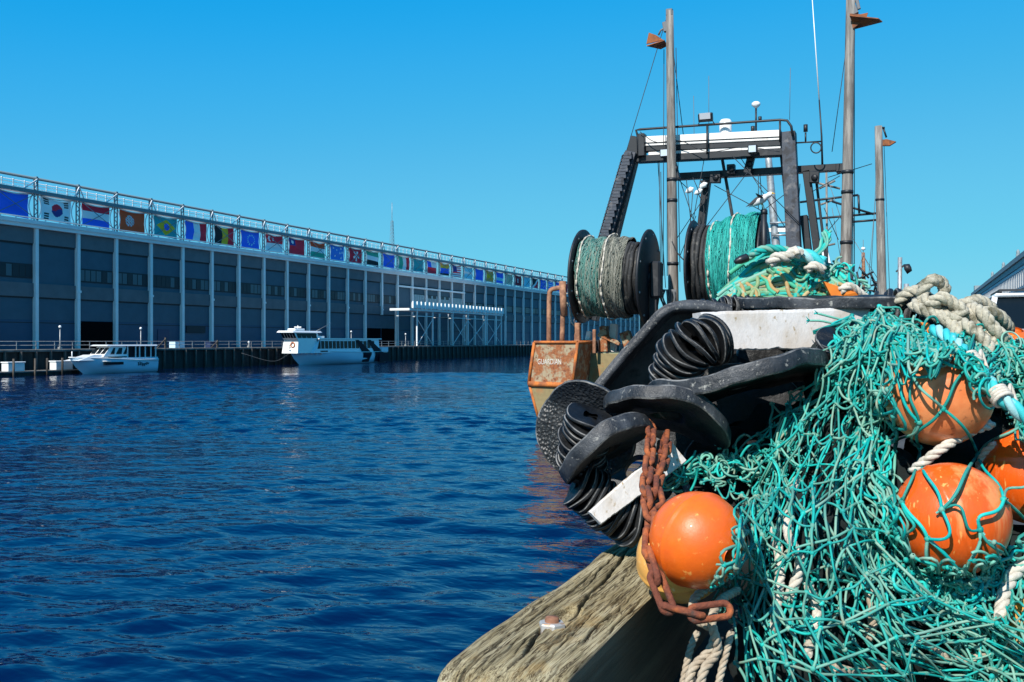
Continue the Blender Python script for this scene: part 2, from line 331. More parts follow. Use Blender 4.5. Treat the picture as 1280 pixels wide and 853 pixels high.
b = MB(); slab(b, FX-40, FX+.75, ya, yb, hz(15.605), hz(16.1)); slab(b, FX-.2, FX+.95, ya, yb, hz(16.1), hz(16.65)); b.build('cornice', M['hall_white'], hall)
b = MB(); slab(b, FX+.004, FX+.05, ya, yb, hz(13.25), hz(13.5)); slab(b, FX+.004, FX+.05, ya, yb, hz(5.9), hz(6.1)); slab(b, FX+.004, FX+.03, ya, yb, hz(2.5), hz(2.6)); b.build('shadow_gap', M['hall_dark'], hall)
for k in range(K0, K1+1):
    b = MB(); z0 = hz(6.0) if k == 13 else QUAY+.3
    slab(b, FX+.0, FX+.55, yk(k)-.28, yk(k)+.28, z0, hz(15.6)); slab(b, FX+.55, FX+.62, yk(k)-.42, yk(k)+.42, hz(7.0), hz(7.35)) if k % 2 else None
    b.build('column', M['hall_white'], hall)
    b = MB()                                            # lattice post of the roof truss
    for s in (-.3, .3): b.box((FX+.3, yk(k)+s, hz(19.5)), (.16, .13, 5.7))
    for q in range(9):
        z = hz(16.7+q*.63); s = .3 if q % 2 else -.3
        b.bar((FX+.3, yk(k)-s, z), (FX+.3, yk(k)+s, z+.63), .09, .09)
    b.build('truss_post', M['steel_teal'], hall)
for k in range(K0, K1):
    y0, y1 = yk(k)+.34, yk(k+1)-.34
    if k in (0, 14): continue
    b = MB(); lit = k >= 15
    z0, z1 = hz(8.75), hz(10.5); n = 6
    slab(b, FX+.004, FX+.06, y0, y1, z0-.12, z1+.12, 1)
    w = (y1-y0-.3)/n
    for i in range(n):
        yy = y0+.15+i*w; slab(b, FX+.05, FX+.085, yy+.09, yy+w-.09, z0+.08, z1-.08, 2 if (rng.random() < (.8 if lit else .5)) else 0)
    b.build('window_strip', [M['hall_glass'], M['hall_dark'], M['hall_pane']], hall)
for k, w in ((1, 1.0), (12, 1.0), (13, 1.0)):
    b = MB(); slab(b, FX+.004, FX+.07, yk(k)+.36, yk(k+1)+(.0 if k == 12 else -.36), QUAY+.32, hz(2.9)); b.build('doorway', M['void'], hall)
b = MB(); slab(b, FX+.03, FX+.1, yk(3)+1.9, yk(3)+4.6, QUAY+.32, QUAY+3.3); b.build('door', M['green_bin'], hall)
b = MB(); slab(b, FX+.07, FX+.2, yk(4)+1.2, yk(4)+6, QUAY+2.8, QUAY+3.9); b.build('canopy', M['hall_dark'], hall)
# entrance glazing above the loading bridge
b = MB()
for k in range(15, 19):
    slab(b, FX+.1, FX+.14, yk(k)+.5, yk(k+1)-.5, hz(8.4), hz(11.6), 0)
    for i in range(7): slab(b, FX+.14, FX+.2, yk(k)+.5+i*.92, yk(k)+1.25+i*.92, hz(8.6), hz(10.7 if (i*k) % 3 else 11.4), 1)
b.build('entrance_glazing', [M['hall_glass'], M['entry_pane']], hall)
b = MB(); slab(b, FX+.3, FX+.7, yk(14), yk(19)+.3, hz(12.8), hz(13.2)); b.build('entrance_rail', M['hall_white'], hall)
b = MB(); b.tube([(FX+.3, ya, hz(22.5)), (FX+.3, yb, hz(22.5))], .2, 8)
for k in range(K0, K1+1): b.box((FX+.3, yk(k), hz(22.5)), (.55, .3, .55))
b.build('top_pipe', M['steel_teal'], hall)
b = MB(); slab(b, FX-.6, FX+.75, ya, yb, hz(20.35), hz(20.85)); b.build('roof_walkway', M['steel_teal'], hall)
b = MB()
for z in (21.2, 21.65, 22.0):
    b.tube([(FX-.5, ya, hz(z)), (FX-.5, yb, hz(z))], .045, 5)
y = ya+1
while y < yb: b.box((FX-.5, y, hz(21.5)), (.1, .09, 1.3)); y += BAY/4
b.build('walkway_railing', M['hall_white'], hall)
for k in range(K0, K1+1):
    b = MB(); b.bar((FX+.6, yk(k), hz(22.4)), (FX+.6, yk(k)-(2.3 if k % 2 == 0 else .9), hz(20.8)), .16, .16)
    if k % 2: b.bar((FX+.6, yk(k), hz(22.4)), (FX+.6, yk(k)+.9, hz(20.8)), .13, .13)
    b.build('truss_strut', M['hall_white'], hall)
for k in range(K0, K1, 2):
    b = MB(); b.bar((FX+.62, yk(k)+.3, hz(16.8)), (FX+.62, yk(k+1)-.3, hz(20.3)), .08, .08); b.bar((FX+.74, yk(k+1)-.3, hz(16.8)), (FX+.74, yk(k)+.3, hz(20.3)), .08, .08)
    b.build('cross_brace', M['steel_teal'], hall)
b = MB(); b.tube([(FX+.8, ya, hz(16.95)), (FX+.8, yb, hz(16.95))], .1, 6)
for k in range(K0, K1+1):
    for s in (-1.2, 1.2, 3.7): b.box((FX+.8, yk(k)+s, hz(16.8)), (.12, .12, .4))
b.build('flag_rail', M['steel_white'], hall)

# ---------------------------------------------------------------- flags
FC = dict(b=(.02, .09, .50), lb=(.16, .42, .72), nb=(.02, .03, .14), r=(.50, .012, .03), w=(.75, .76, .78), o=(.70, .05, .012), t=(.02, .22, .24), g=(.02, .24, .16),
          y=(.70, .30, .015), k=(.012, .012, .014), gr=(.35, .36, .38), dr=(.20, .01, .02), s=(.66, .22, .05), tn=(.36, .33, .24), bd=(.03, .13, .42))
for k_, c_ in FC.items(): M['flag_'+k_] = mat('flag_cloth_'+k_, tuple(min(.9, q*1.8) for q in c_), .8)
def hb(*cs): return lambda s, t: cs[min(int((1-t)*len(cs)), len(cs)-1)]
def vb(*cs): return lambda s, t: cs[min(int(s*len(cs)), len(cs)-1)]
def solid(c): return lambda s, t: c
def disc(s, t, cx, cy, r): return ((s-cx)*1.55)**2+(t-cy)**2 < r*r
def korea(s, t):
    if disc(s, t, .5, .5, .29): return 'r' if t-.5 > .08*math.sin((s-.5)*16) else 'nb'
    for cx, cy in ((.17, .82), (.83, .82), (.17, .18), (.83, .18)):
        if abs(s-cx) < .085 and abs(t-cy) < .14: return 'k' if int((t-cy+.14)*20) % 2 == 0 else 'w'
    return 'w'
def netherl(s, t): return hb('r', 'w', 'b')(s, t)
def orange_(s, t): return 'gr' if disc(s, t, .36, .52, .27) and (int(s*26)+int(t*22)) % 3 else 'o'
def brazil(s, t):
    if disc(s, t, .5, .5, .19): return 'b'
    return 'y' if abs(s-.5)/.42+abs(t-.5)/.42 < 1 else 't'
def singap(s, t):
    if t < .5: return 'w'
    return 'w' if disc(s, t, .22, .75, .17) and not disc(s, t, .28, .75, .15) or (abs(s-.36) < .04 and abs(t-.76) < .1) else 'r'
def taiwan(s, t):
    if s < .38 and t > .55: return 'w' if disc(s, t, .19, .77, .11) else 'nb'
    return 'r'
def austral(s, t):
    for cx, cy in ((.3, .3), (.75, .8), (.65, .5), (.85, .55), (.75, .22), (.2, .8), (.4, .7)):
        if disc(s, t, cx, cy, .075): return 'w'
    return 'bd'
def hongk(s, t):
    a = math.atan2(t-.5, (s-.5)*1.5); q = math.hypot((s-.5)*1.5, t-.5)
    return 'w' if q < .36 and math.cos(5*a+1.2) > .1 else 'r'
def star_(c, cc): return lambda s, t: cc if (abs(math.hypot((s-.5)*1.5, t-.5)-.28) < .05 and int(math.atan2(t-.5, s-.5)*4) % 2) else c
def chile(s, t): return ('b' if s < .36 else 'w') if t > .5 else 'r'
def usa(s, t): return 'nb' if s < .42 and t > .45 else ('r' if int(t*11) % 2 == 0 else 'w')
def turk(s, t): return 'w' if disc(s, t, .4, .5, .22) and not disc(s, t, .47, .5, .18) else 'dr'
def diag(s, t): return 'w' if abs(s-t) < .13 else ('k' if s < t else 'r')
def greece(s, t): return 'b' if (int(t*9) % 2 == 0) else 'w'
FL_ = [(solid('b'), 'plain blue flag just left of the white flag with the red and blue disc'), (korea, 'white flag with red and blue disc and black bar marks'), (netherl, 'red white and blue banded flag beside the white flag with a disc'),
       (orange_, 'orange flag with a pale grey emblem'), (brazil, 'teal green flag with yellow diamond and blue disc'), (vb('b', 'w', 'r'), 'blue white and red upright striped flag'),
       (vb('k', 'y', 'r'), 'black yellow and red upright striped flag'), (star_('b', 'lb'), 'blue flag with a faint pale ring, next to the black yellow and red one'), (singap, 'red over white flag with a white crescent'),
       (taiwan, 'red flag with a dark blue corner and white sun'), (hb('o', 'w', 'g'), 'orange white and green banded flag'), (austral, 'dark blue flag with scattered white stars'),
       (hongk, 'red flag with a white five petal flower'), (hb('g', 'w', 'k'), 'green white and black banded flag'), (star_('b', 'bd'), 'bright blue flag right of the green white and black one'),
       (vb('g', 'w', 'r'), 'green white and red upright striped flag'), (solid('t'), 'plain teal flag beside the green white and red one'), (chile, 'flag of red below, white above and a blue corner'),
       (hb('s', 'y', 'b', 'b', 'k'), 'yellow over blue flag with a dark lower edge'), (usa, 'red and white striped flag with a navy corner'), (hb('lb', 'lb', 'w', 'lb', 'lb'), 'light blue flag with a thin white middle band'),
       (solid('b'), 'plain blue flag left of the brown and yellow one'), (hb('s', 'y', 's'), 'brown and yellow banded flag'), (hb('b', 'b', 'lb', 'b'), 'blue flag with a paler blue band, right of the brown and yellow one'),
       (solid('tn'), 'tan flag far along the hall roof'), (turk, 'dark red flag with a white crescent'), (solid('lb'), 'plain light blue flag right of the dark red crescent one'),
       (diag, 'black and red flag with a white diagonal'), (star_('b', 'w'), 'blue flag with a broken white ring'), (greece, 'blue and white striped flag far along the hall roof'),
       (hb('b', 'w', 'b'), 'blue flag with a white band across its middle'), (solid('r'), 'plain red flag at the far end of the row'), (hb('w', 'r'), 'white over red flag at the far end of the row'),
       (solid('g'), 'plain green flag at the far end of the row'), (hb('y', 'r'), 'yellow over red flag at the far end of the row'), (hb('k', 'r', 'y'), 'black red and yellow banded flag at the far end of the row')]
def flag(k, fn, label):
    g = np.random.default_rng(100+k); NS, NT = (44, 30) if k < 8 else (30, 20)
    yc = yk(k)+BAY/2-BAY; w, h = 5.5, 3.45; zc = hz(18.62)
    s, t = np.meshgrid(np.linspace(0, 1, NS+1), np.linspace(0, 1, NT+1), indexing='ij')
    pin = g.uniform(.10, .26, 4); sk = g.uniform(-.25, .25)
    yy = yc+(s-.5)*w*(1-.05*np.sin(PI*t)*(1+sk)); zz = zc+(t-.5)*h
    zz = zz-np.where(t > .5, (t-.5)*2*np.sin(PI*s)*pin[0]*1.6, 0)+np.where(t < .5, (.5-t)*2*np.sin(PI*s)*pin[1]*.3, 0)-(s-.5)*g.uniform(-.1, .3)
    xx = FX+.05+.28*np.sin(PI*s)*np.sin(PI*t)+.05*np.sin(s*9+k)*np.sin(t*4+k)+.03*np.sin(t*13+s*5)
    V = np.stack([xx, yy, zz], -1)
    keys = []; mid = np.zeros((NS, NT), int)
    for i in range(NS):
        for j in range(NT):
            c = fn((i+.5)/NS, (j+.5)/NT)
            if c not in keys: keys.append(c)
            mid[i, j] = keys.index(c)
    r = thing('flag', label, 'flag', (FX, yc, hz(17.0)), 'national flags hung along the hall roof truss')
    b = MB(); b.add(V.reshape(-1, 3), np.zeros((0, 4), int))
    i, j = np.meshgrid(np.arange(NS), np.arange(NT), indexing='ij'); B = NT+1
    q = np.stack([i*B+j, (i+1)*B+j, (i+1)*B+j+1, i*B+j+1], -1)
    b.F = [(q[mid == n], n, True) for n in range(len(keys))]
    b.build('cloth', [M['flag_'+c] for c in keys], r)
    b = MB()                                             # white scalloped lacing rope round the cloth
    hw, hh = BAY/2-.42, 1.72
    for (p, q2, sg) in (((-hw, -hh), (-hw, hh), (.62, 0)), ((hw, -hh), (hw, hh), (-.62, 0)), ((-hw, hh), (hw, hh), (0, -.30))):
        tt = np.linspace(0, 1, 9)[:, None]; L2 = np.array(p)+(np.array(q2)-np.array(p))*tt+np.array(sg)*np.sin(PI*tt)
        b.tube(np.stack([np.full(9, FX+.15), yc+L2[:, 0], zc+L2[:, 1]], 1), .085, 5)
    b.build('lacing_rope', M['steel_white'], r)
for k, (fn, lab) in enumerate(FL_): flag(k, fn, lab)
flag(-1, solid('b'), 'blue flag cut off by the left edge of the photo')

# ---------------------------------------------------------------- loading bridge on white frames in front of the hall
p0 = Wx(497, 388, -106.5); p1 = Wx(621, 388, -106.5); ly0, ly1 = p0[1], p1[1]
lb = thing('loading_bridge', 'white steel loading bridge on braced legs in front of the far hall', 'bridge', (-106.5, ly0, QUAY+.3))
zt = hz(7.4)
b = MB(); slab(b, -109.6, -104.6, ly0+2, ly1, zt-.5, zt); b.build('platform', M['hall_white'], lb)
b = MB(); slab(b, -104.55, -104.4, ly0+3, ly1, zt+.1, zt+1.35, 0)
for i in range(26): slab(b, -104.4, -104.1, ly0+3+i*(ly1-ly0-3)/26, ly0+3+i*(ly1-ly0-3)/26+1.25, zt+.05, zt+1.6, 1)
b.build('railing', [M['hall_white'], M['steel_white']], lb)
fy = [ly0+6, ly0+14, ly0+25, ly0+34, ly0+45, ly1-11, ly1-1]
for i, y in enumerate(fy):
    b = MB(); slab(b, -104.9, -104.6, y-.15, y+.15, QUAY+.3, zt-.5); slab(b, -110.4, -110.1, y-.15, y+.15, QUAY+.3, zt-.5); b.bar((-104.75, y, zt-1.6), (-110.2, y, zt-1.6), .15, .15); b.build('leg_frame', M['hall_white'], lb)
for i in range(0, 7):
    if i in (1, 4): continue
    if i == 6: continue
    b = MB(); ya2, yb2 = fy[i], fy[i+1]
    b.bar((-104.78, ya2, zt-2.2), (-104.78, yb2, QUAY+.5), .12, .12); b.bar((-104.66, yb2, zt-2.2), (-104.66, ya2, QUAY+.5), .12, .12); b.bar((-104.75, ya2, zt-1.7), (-104.75, yb2, zt-1.7), .16, .16)
    b.build('brace', M['hall_white'], lb)
# ---------------------------------------------------------------- quay furniture
rail = thing('quay_railing', 'thin grey railing along the far quay edge below the hall', 'railing', (-104.6, 80, QUAY+.3))
ry0, ry1 = 60, 330
for z in (.55, 1.05):
    b = MB(); b.tube([(-104.6, ry0, QUAY+.3+z), (-104.6, ry1, QUAY+.3+z)], .035, 5); b.build('rail', M['galv'], rail)
for i in range(90):
    b = MB(); b.box((-104.6, ry0+i*3, QUAY+.85), (.08, .08, 1.1)); b.build('post', M['galv'], rail)
b = MB(); b.tube([(-103.85, 60, -1), (-103.85, 60, 1), (-103.85, 60, QUAY+.15)], [.24, .24, .21], 8)
pl = b.build('fender_pile', M['pile']); tag(pl, 'dark tarred timber pile standing against the face of the far quay', 'pile', 'timber piles along the far quay face')
for i in range(1, 110):
    c = pl.copy(); C.objects.link(c); c.location = pl.location; c.location.y += i*2.35; c.location.z += random.uniform(-.15, .1); c.location.x += random.uniform(-.05, .05)
def lamp(u, vt, label, globe=True, grp='lamp posts on the far quay'):
    p = Wx(u, 440, -106.0); zt_ = H+(426.5-vt)/FL*uvd(p)[2]
    r = thing('lamp_post', label, 'lamp post', (p[0], p[1], QUAY+.3), grp)
    b = MB(); b.tube([(p[0], p[1], QUAY+.3), (p[0], p[1], QUAY+1.2), (p[0], p[1], zt_-.3)], [.14, .08, .06], 8); b.box((p[0], p[1], QUAY+.45), (.4, .4, .3)); b.build('post', M['galv'], r)
    b = MB(); b.lathe([(.05, -.15), (.16, -.1), (.2, .04), (.14, .18), (.04, .22)], (p[0], p[1], zt_), n=12); b.build('lamp_head', M['steel_white'], r)
lamp(75, 409, 'slim white lamp post left of the hall\'s open doorway'); lamp(176, 411, 'slim white lamp post behind the motor yacht'); lamp(439, 415, 'small lamp post above the white ferry cabin roof'); lamp(507, 418, 'white lamp post right of the ferry stern'); lamp(311, 428, 'short white post on the quay left of the ferry')
def quay_box(u0, u1, v0, v1, x, z0, mt, name, label, cat):
    a = Wx(u0, v1, x); c = Wx(u1, v1, x); d = uvd(a)[2]; h = (v1-v0)/FL*d
    b = MB(); b.box((x-.6, (a[1]+c[1])/2, z0+h/2), (1.2, c[1]-a[1], h), bev=.05); b.box((x-.6, (a[1]+c[1])/2, z0+h+.03), (1.28, c[1]-a[1]+.1, .08), bev=.02)
    tag(b.build(name, mt), label, cat)
quay_box(219, 231, 431, 439, -105.5, QUAY+.3, M['grp_blue'], 'electrical_cabinet', 'pale cabinet on the quay right of the motor yacht', 'cabinet')
quay_box(263, 273, 433, 440, -105.5, QUAY+.3, M['green_bin'], 'dumpster', 'dark bin on the far quay between two white columns', 'bin')
gb = MB(); q0 = Wx(207, 438, -104.2)
gb.bar(q0+[0, -2.2, 0], q0+[0, 0, 1.7], .15, .15); gb.bar(q0+[0, 0, -2.5], q0+[0, 0, 1.9], .22, .22); tag(gb.build('timber_ramp_post', M['pile']), 'braced timber post at the quay edge just right of the yacht stern', 'post')
gb = MB(); q0 = Wx(272, 440, -104.2)
gb.bar(q0+[0, -2.6, 0], q0+[0, 0, 1.7], .15, .15); gb.bar(q0+[0, 0, -2.5], q0+[0, 0, 1.9], .22, .22); tag(gb.build('timber_ramp_post', M['pile']), 'braced timber post at the quay edge midway between yacht and ferry', 'post')
# floating dock with white dock boxes at the left
fa = Wx(-60, 468, -99.5); fb = Wx(92, 464, -99.5)
fd = thing('floating_dock', 'low dark floating dock with thin posts at the left edge', 'dock', (-99.5, fb[1], 0))
b = MB(); slab(b, -101.5, -98.5, fa[1]-8, fb[1], -.3, .42, 0); b.build('float', M['quay_wall'], fd)
b = MB(); slab(b, -101.6, -98.4, fa[1]-8, fb[1]+.1, .42, .56, 0); b.build('decking', M['concrete'], fd)
for u in (17, 44, 59, 78):
    p = Wx(u, 460, -98.3); b = MB(); b.tube([(p[0], p[1], -.5), (p[0], p[1], 2.1)], .13, 8); b.build('post', M['pile'], fd)
for u0, u1, l in ((8, 31, 'white dock box at the left end of the floating dock'), (68, 91, 'white dock box on the floating dock beside the yacht bow')):
    a = Wx(u0, 460, -99.2); c = Wx(u1, 460, -99.2); ym = (a[1]+c[1])/2; L_ = c[1]-a[1]
    r = thing('dock_box', l, 'dock box', (-99.6, ym, .56), 'white dock boxes on the floating dock')
    b = MB(); b.box((-99.6, ym, .56+.5), (1.1, L_*.92, 1.0), bev=.06); b.build('body', M['grp'], r)
    b = MB(); b.box((-99.6, ym, .56+1.09), (1.25, L_, .16), bev=.06); b.build('lid', M['grp'], r)
# radio mast on the hall roof
p = Wx(490, 303, -135); zt_ = H+(426.5-276)/FL*uvd(p)[2]
r = thing('radio_mast', 'thin lattice radio mast rising behind the hall roof', 'mast', (p[0], p[1], hz(15.6)))
b = MB()
for sx in (-.5, .5):
    for sy in (-.5, .5): b.bar((p[0]+sx*1.6, p[1]+sy*1.6, hz(15.6)), (p[0]+sx*.5, p[1]+sy*.5, zt_), .07, .07)
for i in range(18):
    z = hz(15.6)+(zt_-hz(15.6))*i/18; s = .8-.55*i/18; zn = z+(zt_-hz(15.6))/18
    b.bar((p[0]+s, p[1]-s, z), (p[0]+s, p[1]+s, zn), .07, .07); b.bar((p[0]+s, p[1]+s, z), (p[0]+s, p[1]-s, zn), .07, .07); b.bar((p[0]-s, p[1]-s, z), (p[0]+s, p[1]-s, zn), .07, .07)
b.build('lattice', M['steel_teal'], r); b = MB(); b.tube([(p[0], p[1], zt_), (p[0], p[1], zt_+5)], .07, 6); b.build('whip_antenna', M['galv'], r)

# ---------------------------------------------------------------- far boats (bow towards the viewer = -y)
def hull_grid(xc, yb_, L_, bd, bw, zs, flare=None, nst=26, rake=1.2, keel=-.5):
    t = np.linspace(0, 1, nst); out = []
    for q in t:
        s = min(1, (q/.42))**.6 if q < .42 else 1-.10*((q-.42)/.58)**2
        d = bd*s; w = bw*min(1, (q/.55))**.95 if q < .55 else bw*(1-.06*(q-.55)/.45)
        z = np.interp(q, [0, .35, .7, 1], zs); ybow = yb_+q*L_; yl = yb_+rake*(1-q)**3+q*L_
        zz = [z, z*.75, z*.42, .12, keel]
        ww = [d, d*.96+w*.04, d*.7+w*.3, w, 0]
        yy = [ybow, ybow*.8+yl*.2, ybow*.5+yl*.5, yl, yl]
        pr = [(xc-a, y_, z_) for a, y_, z_ in zip(ww, yy, zz)]+[(xc+a, y_, z_) for a, y_, z_ in list(zip(ww, yy, zz))[-2::-1]]
        out.append(pr)
    return np.array(out)
def make_hull(xc, yb_, L_, bd, bw, zs, mt, parent, rake=1.2, deckmat=None, boot=True):
    G = hull_grid(xc, yb_, L_, bd, bw, zs, rake=rake); b = MB(); b.grid(G)
    st = G[-1]; b.add(st, [list(range(len(st)))]); hb_ = b.build('hull', mt, parent)
    b = MB(); D = np.stack([G[:, 0], G[:, -1]], 1)-np.array([0, 0, .05]); b.grid(D, smooth=False); b.build('deck', deckmat or M['grp'], parent)
    b = MB()
    for c_ in (0, -1): b.tube(G[:, c_]+np.array([0, 0, .02]), .07, 6)
    b.build('rub_rail', M['grp'], parent); return G
def raked_cabin(b, x0, x1, y0, y1, z0, z1, ftop=0.8, atop=.0, intop=.15, mi=0):
    v = [(x0, y0, z0), (x1, y0, z0), (x1, y1, z0), (x0, y1, z0), (x0+intop, y0+ftop, z1), (x1-intop, y0+ftop, z1), (x1-intop, y1-atop, z1), (x0+intop, y1-atop, z1)]
    return b.add(v, [[0, 3, 2, 1], [4, 5, 6, 7], [0, 1, 5, 4], [1, 2, 6, 5], [2, 3, 7, 6], [3, 0, 4, 7]], mi)
# motor yacht
ax = -97.0; yb_ = Wx(86, 450, ax)[1]; ye = Wx(199, 450, ax+1.7)[1]; L_ = ye-yb_
yt = thing('motor_yacht', 'pale blue hulled motor yacht with white cabin moored under the hall', 'yacht', (ax, (yb_+ye)/2, 0))
make_hull(ax, yb_, L_, 1.75, 1.5, [2.15, 1.95, 1.7, 1.75], M['grp_blue'], yt, 2.2)
Y = lambda u: Wx(u, 450, ax+1.4)[1]
b = MB(); raked_cabin(b, ax-1.2, ax+1.2, Y(100), Y(138), 1.75, 2.45, 2.8, 0, .3); b.build('trunk_cabin', M['grp'], yt)
b = MB(); raked_cabin(b, ax-1.3, ax+1.3, Y(130), Y(160), 2.2, 3.55, 1.5, .0, .25); b.build('wheelhouse', M['grp'], yt)
for (ua, ub) in ((139, 144), (146, 153), (155, 159)):
    b = MB(); sl = lambda z: 1.312-.25*(z-2.2)/1.35
    v = [(ax+sl(2.5), Y(ua), 2.5), (ax+sl(2.5), Y(ub), 2.5), (ax+sl(3.3), Y(ub)+.3, 3.3), (ax+sl(3.3), Y(ua)+.7, 3.3)]
    b.prism(v, (.03, 0, .006)); b.build('window', M['boat_glass'], yt)
for xs in (-.8, 0, .8):
    b = MB(); y_ = lambda z: Y(130)+1.5*(z-2.2)/1.35-.03
    b.prism([(ax+xs-.33, y_(2.55), 2.55), (ax+xs+.33, y_(2.55), 2.55), (ax+xs+.28, y_(3.3), 3.3), (ax+xs-.28, y_(3.3), 3.3)], (0, -.03, .01)); b.build('windscreen', M['boat_glass'], yt)
b = MB(); raked_cabin(b, ax-1.4, ax+1.4, Y(133), Y(197), 3.55, 3.72, .5, .1, .1); b.build('roof', M['grp'], yt)
b = MB(); slab(b, ax-1.0, ax+1.0, Y(162), Y(196), 1.8, 3.5); b.build('cockpit_shade', M['boat_glass'], yt)
for u in (161, 171, 176, 183, 190, 196):
    b = MB(); b.box((ax+1.2, Y(u), 2.65), (.1, .14, 1.8)); b.build('roof_post', M['grp'], yt)
b = MB(); slab(b, ax+1.45, ax+1.74, Y(129), Y(152), 1.15, 1.5); b.build('hull_window', M['boat_glass'], yt)
b = MB(); slab(b, ax-1.5, ax+1.55, Y(152), Y(197)-.1, 1.72, 2.05); b.build('coaming', M['grp_blue'], yt)
b = MB(); b.tube([(ax, yb_+.5, 2.1), (ax, yb_+.5, 2.9)], .07, 6); b.build('bow_post', M['grp'], yt)
b = MB(); b.tube([(ax+1.5, Y(128), 1.62), (ax+1.74, Y(160), 1.62), (ax+1.7, Y(196), 1.6)], .06, 5); b.build('trim_stripe', M['grp'], yt)
b = MB(); q = np.linspace(0, 1, 40); b.tube(np.stack([np.full(40, ax+1.72), Y(170)+q*(Y(184)-Y(170))+.18*np.sin(q*38), 1.12+.16*np.cos(q*38)*(1.6-q)+.1*np.sin(q*9)], 1), .035, 5); b.build('name_script', M['navy'], yt)
# ferry
ax = -98.2; yb_ = Wx(361, 450, ax)[1]; ye = Wx(485, 450, ax+2.2)[1]; L_ = ye-yb_
fe = thing('ferry', 'white passenger ferry with dark swoosh stripes and a raised wheelhouse', 'ferry', (ax, (yb_+ye)/2, 0))
G = make_hull(ax, yb_, L_, 2.3, 1.95, [2.7, 2.3, 2.1, 2.1], M['grp_blue'], fe, 3.0)
Y = lambda u: Wx(u, 440, ax+1.9)[1]
b = MB(); raked_cabin(b, ax-2.0, ax+2.0, Y(391), Y(474), 2.1, 4.5, 2.5, .2, .1); b.build('saloon', M['grp_blue'], fe)
b = MB(); raked_cabin(b, ax-1.6, ax+1.6, Y(374), Y(400), 2.1, 4.45, .4, .4, .15); b.build('lower_house', M['grp'], fe)
b = MB(); raked_cabin(b, ax-1.45, ax+1.45, Y(374)+.2, Y(402), 4.45, 5.65, -.9, .4, .15); b.build('wheelhouse', M['grp'], fe)
for i in range(5):
    xs = -1.12+i*.56; b = MB(); y_ = lambda z: Y(374)+.2-.9*(z-4.45)/1.2-.02
    b.prism([(ax+xs-.22, y_(4.7), 4.7), (ax+xs+.22, y_(4.7), 4.7), (ax+xs+.22, y_(5.52), 5.52), (ax+xs-.22, y_(5.52), 5.52)], (0, -.04, 0)); b.build('windscreen', M['boat_glass'], fe)
for ua, ub in ((375.5, 380), (381, 386), (387, 392), (393, 399)):
    b = MB(); sl = lambda z: 1.46-.15*(z-4.45)/1.2
    b.prism([(ax+sl(4.7), Y(ua), 4.7), (ax+sl(4.7), Y(ub), 4.7), (ax+sl(5.5), Y(ub)-.1, 5.5), (ax+sl(5.5), Y(ua)-.4, 5.5)], (.03, 0, 0)); b.build('window', M['boat_glass'], fe)
b = MB(); raked_cabin(b, ax-1.7, ax+1.7, Y(368), Y(404), 5.65, 5.95, .2, .2, .25); b.build('wheelhouse_roof', M['grp'], fe)
b = MB(); b.box((ax, Y(382), 6.15), (1.6, 3.0, .4), bev=.12); b.box((ax+.3, Y(377), 6.1), (.5, .8, .35), bev=.1); b.tube([(ax, Y(384), 6.3), (ax, Y(384), 6.9)], .07, 6); b.bar((ax-.7, Y(384), 6.6), (ax+.7, Y(384), 6.6), .1, .16); b.build('radar', M['grp'], fe)
b = MB(); slab(b, ax-2.1, ax+2.1, Y(398), Y(476), 4.5, 4.7); slab(b, ax-1.2, ax+.8, Y(404), Y(412), 4.7, 5.1); b.build('saloon_roof', M['grp'], fe)
nw = 15
for i in range(nw):
    ua = 396+i*(468-396)/nw; b = MB(); z1 = 4.2; sl = lambda z: 2.01-.10*(z-2.1)/2.4
    b.prism([(ax+sl(2.85), Y(ua+.4), 2.85), (ax+sl(2.85), Y(ua+4.3), 2.85), (ax+sl(z1), Y(ua+4.3), z1), (ax+sl(z1), Y(ua+.4 if i else ua+3), z1)], (.03, 0, 0)); b.build('window', M['boat_glass'], fe)
b = MB(); sl = lambda z: 2.015; b.prism([(ax+sl(0), Y(400), 2.3), (ax+sl(0), Y(409), 2.3), (ax+sl(0), Y(409), 2.5), (ax+sl(0), Y(400), 2.5)], (.03, 0, 0)); b.build('name_stripe', M['navy'], fe)
def swoosh(u0):
    P = cr([(Y(u), z, 0) for u, z in ((u0, 4.4), (u0+6, 3.2), (u0+11, 2.0), (u0+10, .25))], 16); q = []
    for yy, z, _ in P:
        xx = ax+(2.06-.10*(z-2.1)/2.4 if z > 2.12 else np.interp(z, [.12, .88, 1.57, 2.1], [2.0, 2.12, 2.32, 2.37])); w = np.interp(z, [.3, 2.2, 4.4], [2.6, 3.2, 1.2]); q.append([(xx, yy-w/2, z), (xx, yy+w/2, z)])
    b = MB(); b.grid(np.array(q), smooth=False); b.build('swoosh_stripe', M['navy'], fe)
swoosh(446); swoosh(461)
b = MB(); slab(b, ax-2.2, ax+2.3, Y(475), ye-.1, 2.1, 3.0); b.build('stern_bulwark', M['grp_blue'], fe)
b = MB(); slab(b, ax-1.8, ax+2.36, Y(472), ye-.05, .2, 1.95); b.build('stern_panel', M['navy'], fe)
b = MB(); th = np.linspace(0, 2*PI, 20, endpoint=False); b.tube(np.stack([ax+.5+.38*np.cos(th), np.full(20, Y(374)+.1), 3.55+.42*np.sin(th)], 1), .09, 6, closed=True); b.build('life_ring', M['rust_edge'], fe)
b = MB()
for c_ in (0, -1):
    q = G[:8, c_]+np.array([0, .2, 0]); b.tube(q+np.array([0, 0, .9]), .045, 5); b.tube(q+np.array([0, 0, .45]), .03, 5)
    for p_ in q: b.tube([p_, p_+np.array([0, 0, .9])], .045, 5)
b.build('bow_rail', M['grp'], fe)
